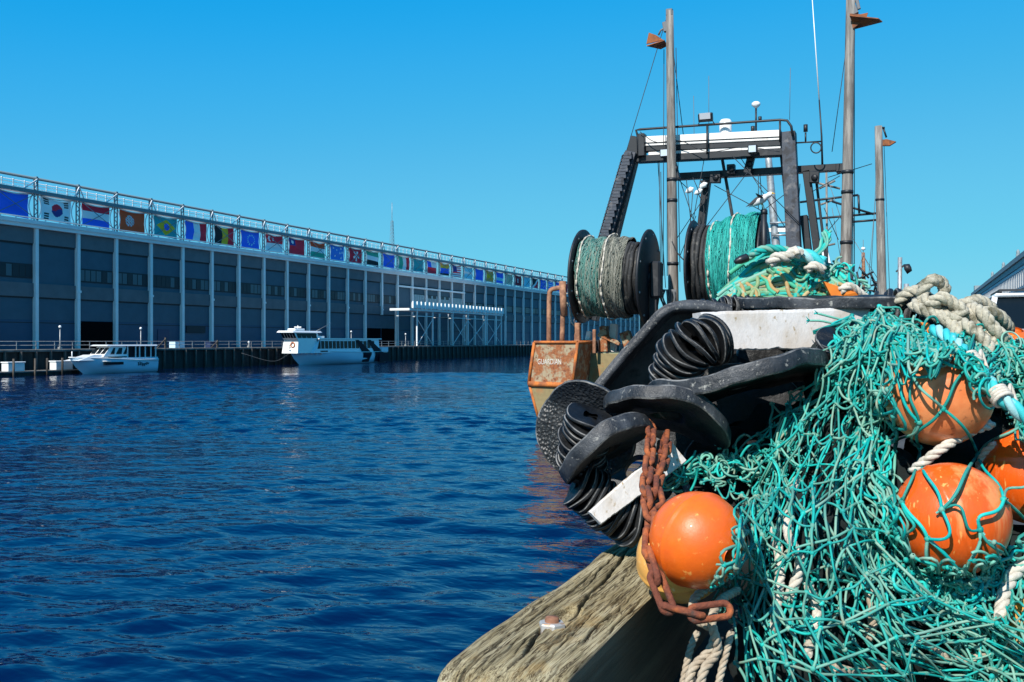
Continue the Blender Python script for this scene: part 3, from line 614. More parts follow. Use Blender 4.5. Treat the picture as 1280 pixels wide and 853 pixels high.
for i in range(6):
    p_ = G[i+1, -1]; b = MB(); b.lathe([(.03, -.40), (.17, -.32), (.19, .28), (.05, .40)], p_+np.array([.1, 0, -.3]), n=8); b.build('fender', M['steel_white'], fe)
b = MB(); b.tube(cr([G[0, 0]+[0, .3, -.6], G[0, 0]+[-1.5, -2.5, -1.9], (-103.4, yb_-6, 2.2)], 12), .022, 5); tag(b.build('mooring_line', M['wire_grey']), 'thin mooring line from the ferry bow to the far quay', 'rope')
b = MB(); b.tube([(ax+1.4, Y(398), 5.9), (ax+2.2, Y(412), 7.4)], .035, 5); b.build('whip_antenna', M['galv'], fe)
b = MB(); b.tube([(ax, yb_+1.6, 2.6), (ax, yb_+1.4, 4.3)], .09, 6); b.box((ax, yb_+1.9, 3.1), (.9, .9, .9), bev=.1); b.build('bow_post', M['grp'], fe)
# ================================================================= TRAWLERS
def pxb(b, a, c, y, wpx, dep=None, mi=0, y2=None):
    p, q = Wy(a[0], a[1], y), Wy(c[0], c[1], y if y2 is None else y2); w = wpx/FL*uvd(p)[2]
    d = norm(q-p); up = np.array([0, 1., 0]); side = norm(np.cross(d, up)); 
    L = np.linalg.norm(q-p); b.box((p+q)/2, (w, L, dep or w), np.stack([side, d, np.cross(side, d)], 1), mi, bev=.02); return b
def pxt(b, pts, y, rpx, n=8, mi=0, closed=False):
    P = np.array([Wy(q[0], q[1], y if len(q) < 3 else q[2]) for q in pts]); d = uvd(P[0])[2]
    return b.tube(P, np.asarray(rpx)/FL*d, n, mi, closed)
def ship_hull(root, xl, xr, y0, y1, zt, mt, sheer=1.2, deckz=None):
    t = np.linspace(0, 1, 18); G = []
    xc, hw = (xl+xr)/2, (xr-xl)/2
    for q in t:
        s = 1 if q < .55 else max(.0, 1-((q-.55)/.45)**2.2); sw = .93 if q < .4 else .93*max(0, 1-((q-.4)/.6)**1.8)
        z = zt+sheer*max(0, (q-.45)/.55)**2; y = y0+(y1-y0)*q
        yl = y-(y1-y0)*.06*max(0, q-.5)*2; cu = max(0, .12-q)*8
        G.append([(xc-hw*s, y, z), (xc-hw*(s*.8+sw*.2), (y*.6+yl*.4), z*.5), (xc-hw*sw, yl, -.2+cu*.6), (xc, yl, -1.5+cu*1.6), (xc+hw*sw, yl, -.2+cu*.6), (xc+hw*(s*.8+sw*.2), (y*.6+yl*.4), z*.5), (xc+hw*s, y, z)])
    G = np.array(G); b = MB(); b.grid(G); b.add(G[0], [list(range(7))]); b.build('hull', mt, root)
    dz = np.array([0, 0, -.7]); D = np.stack([G[:, 0], G[:, -1]], 1)+dz; b = MB(); b.grid(D, smooth=False); b.build('deck', M['concrete'], root)
    return G
TS = 40.5
tw = thing('fishing_trawler', 'rusty stern trawler with two big net drums and a black gantry between two tall masts', 'trawler', (-9, TS, 0))
ship_hull(tw, -14.7, -3.3, TS+2.2, TS+31, 3.65, M['olive'], 1.6)
def wing(side):
    f = lambda u, v: Wy(u, v, TS)
    top = [f(661, 480), f(716, 482), f(722, 428), f(668, 428)]
    low = [f(661.6, 480.5), f(715.5, 482.5), f(694, 530), f(674, 527)]
    if side > 0:
        mir = lambda p: np.array([-18.2-p[0], p[1], p[2]]); top = [mir(p) for p in top][::-1]; low = [mir(p) for p in low][::-1]
    b = MB(); b.prism(top, (0, 2.6, 0)); b.build('bulwark', M['rust'], tw)
    b = MB(); d = [p+np.array([0, 3.4, 0]) for p in low]; b.add(np.array(low+d), [[0, 1, 2, 3], [4, 7, 6, 5], [0, 4, 5, 1], [1, 5, 6, 2], [2, 6, 7, 3], [3, 7, 4, 0]]); b.build('quarter_plate', M['olive'], tw)
    b = MB()
    for i in range(4): b.tube([top[i]+[0, -.02, 0], top[(i+1) % 4]+[0, -.02, 0]], .07 if i else .13, 6)
    for i in (1, 2, 3): b.tube([low[i]+[0, -.01, 0], low[(i+1) % 4]+[0, -.01, 0]], .06, 6)
    k = 2 if side < 0 else 1
    b.tube([top[k], top[k]+np.array([0, 2.6, 0])], .08, 6)
    b.build('rust_edging', M['rust_edge'], tw)
wing(-1); wing(1)
cu = bpy.data.curves.new('name_lettering', 'FONT'); cu.body = 'GUARDIAN'; cu.size = .42; cu.extrude = .006; cu.align_x = 'LEFT'; cu.space_character = 1.02
cu.materials.append(mat('worn_white_lettering', (.62, .58, .52), .7, dirt=(.36, .20, .09), dirt_scale=9, dirt_lo=.5, dirt_hi=.7))
_t = bpy.data.objects.new('name_lettering', cu); to = bpy.data.objects.new('name_lettering', bpy.data.meshes.new_from_object(_t)); bpy.data.objects.remove(_t); to.name = 'name_lettering'; C.objects.link(to); to.parent = tw; to.rotation_euler = (PI/2, 0, 0); to.scale = (.50, .8, 1)
p = Wy(672, 455.5, TS)-np.array(tw.location); to.location = (p[0], p[1]-.012, p[2])
# stern panel and dark ramp
b = MB(); a = Wy(747, 441, 43.2); c = Wy(985, 480, 43.2); b.box(((a[0]+c[0])/2, 43.0, (a[2]+c[2])/2-.5), (c[0]-a[0], .12, a[2]-c[2]+1.0)); b.build('transom_panel', M['olive2'], tw)
b = MB()
for u in (735, 748, 759): pxb(b, (u, 440), (u, 500), 42.85, 3)
b.build('transom_stiffener', M['blksteel'], tw)
b = MB(); a = Wy(722, 432, 43.3); b.box((a[0]+.45, 43.4, a[2]-.9), (1.2, .5, 2.3)); b.build('ramp_side', M['blksteel'], tw)
# rusty inverted U pipe rail on the port quarter
b = MB(); P = cr([Wy(686, 430, TS+.6), Wy(686.5, 375, TS+.6), Wy(688, 364, TS+.6), Wy(694, 361, TS+.6), Wy(703, 361, TS+.6), Wy(704, 372, TS+.6), Wy(702.5, 430, TS+.6)], 40); b.tube(P, .105, 10); b.tube([Wy(703, 352, TS+.6), Wy(705, 395, TS+.6)], .15, 10); b.build('pipe_rail', M['rustpipe'], tw)
b = MB(); pxb(b, (722, 404), (722, 436), 42, 7); pxb(b, (743, 412), (743, 442), 42.2, 4); b.build('drum_stand', M['rustpipe'], tw)
b = MB(); pxb(b, (737, 414), (732, 440), 43.5, 6); pxb(b, (768, 405), (765, 440), 44, 9); pxb(b, (740, 432), (770, 436), 44.2, 12, .3); b.build('winch_frame', M['white_panel'], tw)
b = MB(); pxb(b, (755, 408), (757, 440), 43.6, 9, .5); pxb(b, (748, 418), (775, 430), 43.4, 5); pxb(b, (781, 415), (790, 441), 43.6, 12); b.build('winch_gear', M['rust'], tw)
b = MB(); a = Wy(783, 420, 46); 
for i in range(9): pxb(b, (775+i*2.6, 421), (775+i*2.6, 441), 46, 1.6)
b.build('corrugated_screen', M['galv'], tw)
M['wound_a'] = mat('wound_net_teal', (.05, .17, .145), .85, dirt=(.17, .20, .17), dirt_scale=2.2, dirt_lo=.42, dirt_hi=.62, bump=1, bump_scale=14, bumpdist=.05, fine=.45, fine_scale=13)
M['wound_b'] = mat('wound_net_grey', (.15, .15, .115), .9, dirt=(.24, .23, .18), dirt_scale=2.0, bump=1, bump_scale=12, bumpdist=.05, fine=.45, fine_scale=12, dirt2=(.06, .10, .085), dirt2_scale=1.5)
M['wound_c'] = mat('wound_net_bright', (.006, .22, .19), .8, dirt=(.03, .42, .36), dirt_scale=2.0, bump=1, bump_scale=14, bumpdist=.05, fine=.4, fine_scale=12)
M['wound_k'] = mat('black_coiled_rope', (.022, .022, .022), .7, dirt=(.12, .11, .095), dirt_scale=5, dirt_lo=.55, dirt_hi=.75, bump=.6, bump_scale=14, bumpdist=.03)
M['w_str_a'] = mat('wound_strand_teal', (.10, .24, .20), .8, island=[(.05, .18, .15), (.16, .26, .22), (.22, .25, .20), (.04, .15, .13)])
M['w_str_b'] = mat('wound_strand_grey', (.20, .20, .16), .85, island=[(.14, .14, .11), (.27, .26, .21), (.10, .11, .09)])
M['w_str_c'] = mat('wound_strand_bright', (.010, .33, .28), .7, island=[(.005, .24, .21), (.03, .40, .34), (.005, .19, .17)])
def net_drum(p1, p2, rf, bands, fl=(1, 1), tilt=0):
    """bands: (t0, t1, r0, r1, kind); axis from p1 to p2"""
    ax = p2-p1; L = np.linalg.norm(ax); ax = ax/L; e1 = norm(np.cross(ax, (0, 0, 1))); e2 = np.cross(e1, ax)
    g = np.random.default_rng(int(abs(p1[0])*100))
    for i, p in enumerate((p1, p2)):
        if not fl[i]: continue
        b = MB(); b.lathe([(.02, -.05), (rf-.05, -.06), (rf, -.035), (rf, .035), (rf-.05, .06), (.02, .05)], p, ax, 48)
        fo = b.build('drum_flange', M['blksteel'], tw); b = MB()
        for k in range(9):
            a = k*2*PI/9+.3; b.lathe([(.01, -.09), (.05, -.09), (.05, .09), (.01, .09)], p+rf*.9*(e1*math.cos(a)+e2*math.sin(a)), ax, 6)
        b.build('flange_bolt', M['galv'], fo)
    b = MB(); b.tube([p1-ax*.3, p2+ax*.5], .28, 12); b.build('axle', M['blksteel'], tw)
    b = MB(); b.box(p2+ax*.35+e2*-.1, (.45, .7, 1.6), bev=.08); b.box(p2+ax*.3-e2*1.9, (.3, .35, 3.2)); b.build('bearing_bracket', M['blksteel'], tw)
    for t0, t1, r0, r1, kind in bands:
        b = MB()
        if kind == 'k':                                  # coils of black rope
            n = max(3, int((t1-t0)*L/.15))
            for lay in range(1):
                for k in range(n):
                    t = t0+(t1-t0)*(k+.5)/n; rr = r0+(r1-r0)*(k/n)+g.uniform(-.06, .06); an = np.linspace(0, 2*PI, 36, endpoint=False)
                    wob = .05*np.sin(an*3+g.uniform(0, 6))+.03*np.sin(an*7+g.uniform(0, 6))
                    Pp = p1+ax*(t*L+wob[:, None]*.8)+(rr+wob)[:, None]*(e1*np.cos(an)[:, None]+e2*np.sin(an)[:, None]); b.tube(Pp, .105, 6, closed=True)
            b.build('rope_coil', M['wound_k'], tw)
        else:
            na, nl = 64, 20; an = np.linspace(0, 2*PI, na, endpoint=False); tt = np.linspace(t0, t1, nl)
            A, T_ = np.meshgrid(an, tt, indexing='ij'); q = (T_-t0)/(t1-t0)
            rr = r0+(r1-r0)*q+.05*np.sin(A*2+q*4)+.04*np.sin(A*9+q*11)+.03*g.standard_normal(A.shape)-.28*np.abs(q-.5)**4*8*.4
            V = p1+ax*(T_*L)[..., None]+rr[..., None]*(e1*np.cos(A)[..., None]+e2*np.sin(A)[..., None]); b.grid(V, closed_u=True)
            w = b.build('wound_net', M['wound_'+kind], tw)
            S = 260; K = 26; a0 = g.uniform(0, 2*PI, S)[:, None]; st = g.uniform(.5, 2.2, S)[:, None]; tk = np.linspace(0, 1, K)
            a_ = a0+st*tk; t_ = np.clip(g.uniform(t0, t1, S)[:, None]+g.normal(0, .05, S)[:, None]*tk+.004*np.sin(tk*40+a0), t0, t1); q = (t_-t0)/(t1-t0)
            r_ = r0+(r1-r0)*q+.03+.05*np.sin(a_*2+q*4)+.04*np.sin(a_*9+q*11)-.28*np.abs(q-.5)**4*8*.4+g.uniform(0, .04, S)[:, None]
            Pp = p1+ax*(t_*L)[..., None]+r_[..., None]*(e1*np.cos(a_)[..., None]+e2*np.sin(a_)[..., None]); b = MB(); b.tubes(Pp, .018, 4)
            S = 420; K = 8; sg = np.where(g.random(S) < .5, 1, -1)[:, None]; tk = np.linspace(0, 1, K); a_ = g.uniform(0, 2*PI, S)[:, None]+g.uniform(.1, .5, S)[:, None]*tk
            t_ = np.clip(g.uniform(t0, t1, S)[:, None]+sg*g.uniform(.04, .14, S)[:, None]*tk, t0, t1); q = (t_-t0)/(t1-t0)
            r_ = r0+(r1-r0)*q+.05+.05*np.sin(a_*2+q*4)+.04*np.sin(a_*9+q*11)-.28*np.abs(q-.5)**4*8*.4
            b.tubes(p1+ax*(t_*L)[..., None]+r_[..., None]*(e1*np.cos(a_)[..., None]+e2*np.sin(a_)[..., None]), .016, 4)
            b.build('net_strand', M['w_str_'+kind], w)
            b = MB(); S = 46                             # pale seam line with twine whippings
            for ts in (t0+.05, ):
                a_ = np.linspace(0, 2*PI, S, endpoint=False)
                Pp = p1+ax*((ts+.012*np.sin(a_*5))*L)[:, None]+(r0+.12)*(e1*np.cos(a_)[:, None]+e2*np.sin(a_)[:, None]); b.tube(Pp, .028, 5, closed=True)
                for k in range(0, S, 2): b.tube([Pp[k], Pp[(k+1) % S]], .045, 5)
            b.build('seam_line', M['rope_pale'], w)
p1, p2 = Wy(729, 346, 43.0), Wy(811, 347, 43.0)
net_drum(p1, p2, 2.12, [(.05, .42, 1.72, 1.72, 'a'), (.42, .74, 1.80, 1.72, 'b'), (.72, .97, 1.55, 1.35, 'k')])
b = MB(); pxt(b, [(704, 372), (712, 385), (714, 403), (722, 412)], 42, .9); pxt(b, [(703, 366), (728, 372)], 41.8, .8); b.build('lashing_rope', M['rope_pale'], tw)
p1, p2 = Wy(868, 335, 45.2), Wy(955, 333, 45.2)
net_drum(p1, p2, 2.15, [(.06, .30, 1.85, 1.7, 'k'), (.28, .58, 1.95, 2.25, 'c'), (.58, .97, 2.27, 2.38, 'c')])
# gantry
GY = 47.0
b = MB(); pxb(b, (797, 172), (740, 400), GY, 15, .55); b.build('gantry_leg', M['blksteel'], tw)
b = MB(); pxb(b, (789, 190), (729, 400), GY-.4, 14, .3)
for i in range(52):
    q = i/51; u, v = 788-60*q, 193+205*q; b.box(Wy(u-3+1.2*(i % 2), v, GY-.7), (.36+.03*(i % 2), .2, .17)); b.tube(cr([Wy(u-7, v, GY-.6), Wy(u-10, v+2, GY-.6), Wy(u-10, v+5, GY-.6), Wy(u-7, v+6, GY-.6)], 8), .045, 5)
b.build('chain_guard', M['gantry_leg'], tw)
b = MB(); pxb(b, (986, 166), (998, 430), GY, 17, .7); b.build('gantry_leg', M['gantry_leg'], tw)
b = MB(); pxb(b, (975, 176), (1001, 430), GY+.7, 4, .2); pxb(b, (797, 200), (982, 191), GY, 8, .6); b.build('cross_beam', M['blksteel'], tw)
b = MB(); pxb(b, (806, 178), (977, 170), GY-.1, 12, .5); pxb(b, (812, 193.5), (977, 184.5), GY, 4.5, .5); b.build('cross_platform', M['white_panel'], tw)
b = MB(); pxb(b, (803, 187.5), (977, 180), GY-.05, 6.5, .5); pxb(b, (806, 179), (977, 171), GY-.37, 1.0, .05); pxb(b, (803, 168), (803, 196), GY-.3, 8, .5); b.build('platform_edge', M['blksteel'], tw)
b = MB(); pxt(b, [(798, 198), (797, 170), (795, 163), (800, 162), (880, 156.5), (975, 150), (984, 151), (989, 158), (991, 170)], GY-.5, 1.5); pxt(b, [(884, 156), (884, 193)], GY-.5, 1.3); pxt(b, [(975, 150), (975, 178)], GY-.5, 1.3); b.build('handrail', M['blksteel'], tw)
b = MB(); pxb(b, (836, 222), (1062, 209), GY+1, 8, .5); pxb(b, (1050, 206), (1050, 216), GY+.9, 9, .7); b.build('boom', M['blksteel'], tw)
for a, c in (((884, 224), (876, 292)), ((1008, 214), (1024, 330)), ((1005, 270), (1012, 330))):
    b = MB(); pxb(b, a, c, GY+1, 9, .5); b.build('boom_post', M['blksteel'], tw)
b = MB(); pxb(b, (903, 200), (919, 290), GY+1.2, 3.6); b.build('stay_bar', M['blksteel'], tw); b = MB(); pxb(b, (1019, 215), (1033, 330), GY+1.3, 3.2); b.build('stay_bar', M['blksteel'], tw)
for u, v in ((831, 192), (941, 187)):
    b = MB(); q = Wy(u, v, GY-.7); b.box(q, (.42, .3, .4), bev=.04); f = b.build('work_light', M['blksteel'], tw); b = MB(); b.box(q-np.array([0, .17, 0]), (.32, .04, .3)); b.build('lens', M['lamp_glass'], f)
q = Wy(882, 147, GY-.6); b = MB(); b.box(q, (.66, .3, .4), np.array(Matrix.Rotation(.3, 3, 'X')), bev=.04); pxt(b, [(873, 156), (875, 150)], GY-.6, .6); pxt(b, [(893, 155), (890, 150)], GY-.6, .6); f = b.build('floodlight', M['blksteel'], tw); b = MB(); b.box(q-np.array([0, .17, -.03]), (.5, .04, .28), np.array(Matrix.Rotation(.3, 3, 'X'))); b.build('lens', M['lamp_glass'], f)
b = MB(); b.lathe([(.28, -.3), (.3, .25), (.22, .38), (.02, .42)], Wy(907, 160, GY), n=18); b.build('radome', M['grp'], tw)
b = MB(); pxt(b, [(945, 166), (945, 135)], GY, 1.2); pxt(b, [(950, 152), (950, 146)], GY, 2.2); pxt(b, [(941, 164), (941, 158)], GY, 2.4); f = b.build('aerial_post', M['blksteel'], tw); b = MB(); b.lathe([(.02, -.18), (.1, -.1), (.2, -.02), (.2, .08), (.12, .15), (.01, .17)], Wy(945, 131.5, GY), n=16); b.build('gps_dome', M['grp'], f)
for a, c, r in (((886, 168), (886, 95), .35), ((868, 200), (867, 120), .35), ((987, 150), (988, 85), .35)):
    b = MB(); pxt(b, [a, c], GY, r, 5); b.build('whip_antenna', M['wire_grey'], tw)
b = MB(); pxt(b, [(1028, 208), (1027, 170), (1024, 125)], GY+1, [1.5, 1.2, .9], 6); f = b.build('long_antenna', M['blksteel'], tw); b = MB(); pxt(b, [(1024, 125), (1014, -20)], GY+1, [.9, .45], 6); b.build('antenna_rod', M['grp'], f)
b = MB(); pxt(b, [(992, 179), (1027, 177)], GY, 1); pxt(b, [(1007, 178), (1007, 166)], GY, 1.1); pxt(b, [(1007, 165), (1007, 156)], GY, 2.6); th = np.linspace(0, 2*PI, 18, endpoint=False); pxt(b, [(1020+6.5*math.cos(t), 185+6.5*math.sin(t)) for t in th], GY, .9, 6, closed=True); b.build('aerial_arm', M['blksteel'], tw)
for a, c, y_, w_ in (((838, 172), (838, 186), 46.2, 8), ((840, 198), (847, 224), 46.2, 7), ((914, 206), (914, 217), 47.5, 10), ((940, 193), (934, 217), 47.4, 9), ((888, 222), (901, 222), 47.6, 14), ((1012, 222), (1024, 222), 47.7, 14), ((880, 226), (880, 236), 47.6, 7)):
    b = MB(); pxb(b, a, c, y_, w_, .35); q_ = Wy((a[0]+c[0])/2, (a[1]+c[1])/2, y_-.2); b.lathe([(.02, -.06), (.14, -.06), (.15, .06), (.02, .06)], q_, (.3, 1, 0), 10); b.build('tackle_block', M['blksteel'], tw)
# masts with rusty head plates
def mast(root, top, bot, y, w0, w1, mt='mast', bands=()):
    b = MB(); P = np.array([Wy(*bot, y), (Wy(*bot, y)+Wy(*top, y))/2, Wy(*top, y)]); d = uvd(P[1])[2]; b.tube(cr(P, 9), np.linspace(w1, w0, 9)/2/FL*d, 16); m_ = b.build('mast', M[mt], root)
    for v in bands:
        t = (v-top[1])/(bot[1]-top[1]); q = P[2]+(P[0]-P[2])*t; r = (w0+(w1-w0)*t)/2/FL*d; b = MB(); b.lathe([(r, -.07), (r+.03, -.07), (r+.03, .07), (r, .07)], q, n=16); b.build('mast_band', M['blksteel'], m_)
    return m_
m1 = mast(tw, (837, 14), (843, 460), 46.0, 9.5, 14, bands=(225, 251, 330)); m2 = mast(tw, (1064, -30), (1055, 460), 46.0, 11, 15, bands=(215, 240, 303))
b = MB(); pxb(b, (837, 12), (837, 20), 46, 8); pxb(b, (831, 28), (833, 40), 46, 6); pxt(b, [(835, 33), (826, 38), (823, 44)], 46, 1.2); b.build('head_block', M['wire_grey'], tw)
def plate(poly, y, nm='head_plate'):
    b = MB(); b.prism([Wy(u, v, y) for u, v in poly[0]], (0, .08, 0)); b.prism([Wy(u, v, yy) for u, v, yy in poly[1]], (0, .06, .06)); b.build(nm, M['rustplate'], tw)
M['rustplate'] = mat('orange_rust_plate', (.28, .085, .02), .8, dirt=(.12, .045, .02), dirt_scale=3, fine=.2, fine_scale=10)
plate(([(808, 55), (811, 41), (820, 44), (829, 50)], [(808, 58, 45.4), (830, 51, 45.6), (834, 58, 46.3), (826, 62, 46.4)]), 45.9)
plate(([(1062, 17), (1076, 18), (1085, 16), (1082, 24), (1066, 36)], [(1062, 20, 45.5), (1098, 24, 45.5), (1103, 28, 46.2), (1068, 37, 46.2)]), 45.8)
b = MB(); pxb(b, (1066, 8), (1070, 18), 46, 7); pxb(b, (1071, 0), (1074, 12), 46, 4); b.build('head_block', M['wire_grey'], tw)
b = MB()
W_ = [((834, 20), (752, 292)), ((834, 60), (834, 345)), ((830, 62), (829, 345)), ((841, 60), (858, 200)), ((845, 60), (850, 340)), ((822, 195), (832, 360)), ((824, 200), (826, 360)), ((826, 215), (828, 360)),
      ((1058, 60), (1040, 190)), ((1066, 20), (1066, 340)), ((1068, 30), (1068, 340)), ((1058, 60), (1055, 340)), ((925, 196), (985, 290)), ((893, 232), (960, 268)), ((935, 215), (870, 300)), ((985, 240), (905, 300)), ((1015, 240), (1050, 220)), ((915, 195), (1000, 280)),
      ((850, 225), (875, 300)), ((858, 225), (866, 300)), ((866, 240), (862, 290)), ((848, 225), (862, 238)), ((866, 222), (874, 240)), ((880, 200), (862, 300)), ((948, 218), (948, 262)), ((950, 218), (953, 262)), ((845, 300), (885, 240)), ((870, 270), (850, 320)), ((1000, 230), (995, 300)), ((1030, 260), (1048, 300)), ((1025, 300), (1060, 260)), ((1035, 222), (1090, 205)), ((800, 197), (792, 205))]
for a, c in W_: pxt(b, [a, c], 46.6+random.uniform(-.5, 1.5), .5, 5)
pxt(b, cr([(800, 165), (820, 178), (850, 176), (885, 190), (930, 184), (975, 190)], 24), GY-.7, .5, 5)
pxt(b, cr([(858, 300), (872, 286), (880, 262), (872, 240)], 16), GY, .6, 5); pxt(b, cr([(840, 302), (848, 318), (860, 330)], 8), 45, .8, 5)
b.build('rigging_wire', M['wire'], tw)
b = MB()
for u, v in ((873, 240), (862, 238), (879, 232)): b.lathe([(.02, -.22), (.12, -.1), (.14, .1), (.02, .22)], Wy(u, v, 47), (1, 0, .5), n=8)
b.build('glass_insulator', M['grp'], tw)
# working deck houses below the sight line
def house(root, x0, x1, y0, y1, z0, z1, nm='wheelhouse', mt='grp'):
    b = MB(); b.box(((x0+x1)/2, (y0+y1)/2, (z0+z1)/2), (x1-x0, y1-y0, z1-z0), bev=.1); h = b.build(nm, M[mt], root)
    n = 5
    for i in range(n):
        w = (x1-x0)/n; b = MB(); b.box((x0+w*(i+.5), y0-.02, z1-.75), (w*.7, .06, .8)); b.build('window', M['boat_glass'], h)
    b = MB(); b.box(((x0+x1)/2, (y0+y1)/2, z1+.08), (x1-x0+.5, y1-y0+.5, .16)); b.build('roof', M[mt], h)
house(tw, -11.5, -6, 60, 66, 3.0, 5.9)
b = MB(); pxb(b, (826, 395), (826, 430), 45, 40, 2.0); pxb(b, (900, 390), (900, 440), 46, 90, 1.0); b.build('deck_machinery', M['blksteel'], tw)
b = MB()
for i in range(10): pxt(b, cr([(828+i*1.8, 362), (826+i*2.2+random.uniform(-3, 3), 372), (830+i*1.6, 384), (832+i, 396)], 10), 44.2+random.uniform(-.2, .2), 1.1, 6)
b.build('deck_hose', M['wire_grey'], tw)

# ---------------------------------------------------------------- gull perched beside the second drum
def gull():
    p = Wy(955, 262, 43.6); g = thing('seagull', 'white and grey gull perched on the post beside the bright teal net drum', 'gull', p)
    D = norm(np.array([.88, -.45, .42])); b = MB(); c0 = p+np.array([-.12, 0, .42])
    pr = [(.005, -.62), (.06, -.5), (.13, -.3), (.18, -.05), (.17, .14), (.12, .28), (.10, .36), (.115, .44), (.10, .52), (.05, .58), (.005, .60)]
    b.lathe(pr, c0, D, 16); b.build('body', M['bird'], g)
    b = MB(); e = norm(np.cross(D, (0, 0, 1)))
    for s in (-1, 1): b.lathe([(.005, -.78), (.05, -.55), (.12, -.2), (.13, .05), (.06, .2), (.005, .24)], c0+e*s*.10+np.array([0, 0, .06]), D, 10, warp=lambda l: l*np.array([.55, 1, 1]))
    b.lathe([(.005, 0), (.09, .25), (.10, .5), (.02, .95)], c0+D*.1, norm(e*1+np.array([.3, 0, .1])), 8, warp=lambda l: l*np.array([1, .35, 1])); b.build('wing', M['bird_grey'], g)
    b = MB(); b.lathe([(.035, 0), (.025, .08), (.004, .17)], c0+D*.58, norm(D+np.array([.3, 0, -.7])), 8); b.build('beak', M['beak'], g)
    for s in (-.05, .05):
        b = MB(); b.tube([p+e*s, p+e*s+np.array([-.1, 0, .3])], .018, 6); b.build('leg', M['beak'], g)
    return p
gp = gull()
b = MB(); b.tube([gp-np.array([0, 0, 3.2]), gp], .13, 8); b.lathe([(.02, -.12), (.15, -.08), (.15, .08), (.02, .12)], gp-np.array([0, 0, .12]), n=10); b.build('drum_post', M['blksteel'], tw)

# ---------------------------------------------------------------- trawlers moored beyond
t2 = thing('fishing_trawler', 'second trawler moored beyond, shown by its single grey mast with an orange head plate', 'trawler', (-7, 78, 0))
ship_hull(t2, -11.5, -2.8, 74, 98, 3.3, M['navy'], 1.5); house(t2, -9.5, -4.5, 88, 92, 2.5, 5.3)
def pb2(root, nm, mt, items, y, r=1.0):
    b = MB()
    for it in items: pxt(b, it, y+random.uniform(-.6, .6), r, 6)
    return b.build(nm, M[mt], root)
mast(t2, (1098, 158), (1104, 440), 76, 9, 12, bands=(250,)); mast(t2, (959, 180), (978, 400), 80, 8, 12, 'galv')
b = MB(); b.prism([Wy(1102, 175, 76), Wy(1108, 174, 76), Wy(1120, 177, 76), (Wy(1112, 182, 76)), Wy(1101, 182, 76)], (0, .9, .1)); b.build('head_plate', M['rustplate'], t2)
pb2(t2, 'head_tackle', 'blksteel', [[(1094, 160), (1106, 160)], [(1104, 160), (1108, 172)], [(1096, 166), (1096, 174)]], 76, 1.3)
pb2(t2, 'spar', 'blksteel', [[(1000, 253), (1073, 244)], [(1073, 244), (1074, 267)], [(1005, 275), (1105, 266)], [(1040, 252), (1092, 268)], [(985, 279), (1000, 278)], [(1060, 278), (1098, 275)]], 77, 1.5)
pb2(t2, 'rigging_wire', 'wire_grey', [[(1098, 165), (1088, 360)], [(1105, 180), (1112, 365)], [(1092, 275), (1086, 345)], [(1064, 295), (1098, 350)], [(1035, 225), (1060, 300)], [(1066, 240), (1068, 320)], [(1040, 260), (1052, 330)]], 77, .4)
pb2(t2, 'aerial_tree', 'mast', [[(1033, 215), (1034, 330)], [(1024, 236), (1044, 226)], [(1018, 228), (1050, 236)], [(1026, 256), (1042, 250)], [(1020, 310), (1044, 305)]], 78, 1.4)
pb2(t2, 'crosstree', 'galv', [[(962, 279), (985, 278)], [(964, 284), (984, 284)], [(965, 294), (985, 294)]], 80, 1.3)
b = MB(); pxb(b, (960, 288), (985, 288), 80, 5); pxb(b, (1030, 312), (1036, 338), 78, 9); b.build('radar_box', M['grp'], t2)
t3 = thing('fishing_trawler', 'farthest trawler, a cluster of dark gear round a short rusty mast', 'trawler', (-6, 112, 0))
ship_hull(t3, -10, -3.2, 108, 130, 3.2, M['olive'], 1.4); house(t3, -8.6, -4.4, 120, 124, 2.5, 5.0)
mast(t3, (1079, 316), (1081, 440), 112, 4, 7, 'rustpipe')
pb2(t3, 'deck_gear', 'blksteel', [[(1066, 352), (1092, 340)], [(1070, 362), (1094, 356)], [(1064, 346), (1072, 366)], [(1088, 342), (1098, 368)], [(1062, 360), (1106, 366)], [(1074, 334), (1086, 348)], [(1067, 330), (1064, 365)], [(1090, 350), (1108, 362)], [(1071, 340), (1076, 362)], [(1084, 352), (1082, 366)], [(1096, 352), (1092, 366)]], 112, 1.3)
pb2(t3, 'rigging_wire', 'wire_grey', [[(1079, 318), (1066, 360)], [(1080, 320), (1098, 362)], [(1079, 300), (1079, 318)]], 112, .4)
b = MB(); b.lathe([(.02, -.2), (.22, -.1), (.22, .1), (.02, .2)], Wy(1079, 311, 112), n=10); b.lathe([(.02, -.2), (.22, -.1), (.22, .1), (.02, .2)], Wy(1100, 350, 112), n=10); b.build('lamp', M['grp'], t3)
pp = thing('harbour_pole', 'thin grey pole with a dark wind cone, right of the farthest mast', 'pole', (Wy(1124, 430, 100)[0], 100, DECK))
b = MB(); q = Wy(1124, 430, 100); b.tube([(q[0], q[1], DECK), Wy(1125, 322, 100)], .2, 8); b.build('post', M['galv'], pp)
b = MB(); a = Wy(1126, 336, 100); b.lathe([(.05, 0), (.5, .1), (.35, .6), (.02, .65)], a+np.array([.3, 0, -.1]), (1, 0, .35), 8); b.bar(Wy(1120, 340, 100), Wy(1130, 332, 100), .15, .15); b.build('wind_cone', M['blksteel'], pp)
hs = thing('loudhailer', 'small dark horn on a short post just left of the pale hawser', 'horn', (Wy(1134, 372, 30)[0], 30, DECK))
b = MB(); b.tube([Wy(1133, 450, 30), Wy(1133, 355, 30)], .07, 8); b.build('post', M['galv'], hs)
b = MB(); b.lathe([(.03, 0), (.06, .1), (.22, .34), (.24, .36)], Wy(1135, 362, 30), (.8, -.5, -.1), 14); b.build('horn', M['blksteel'], hs)

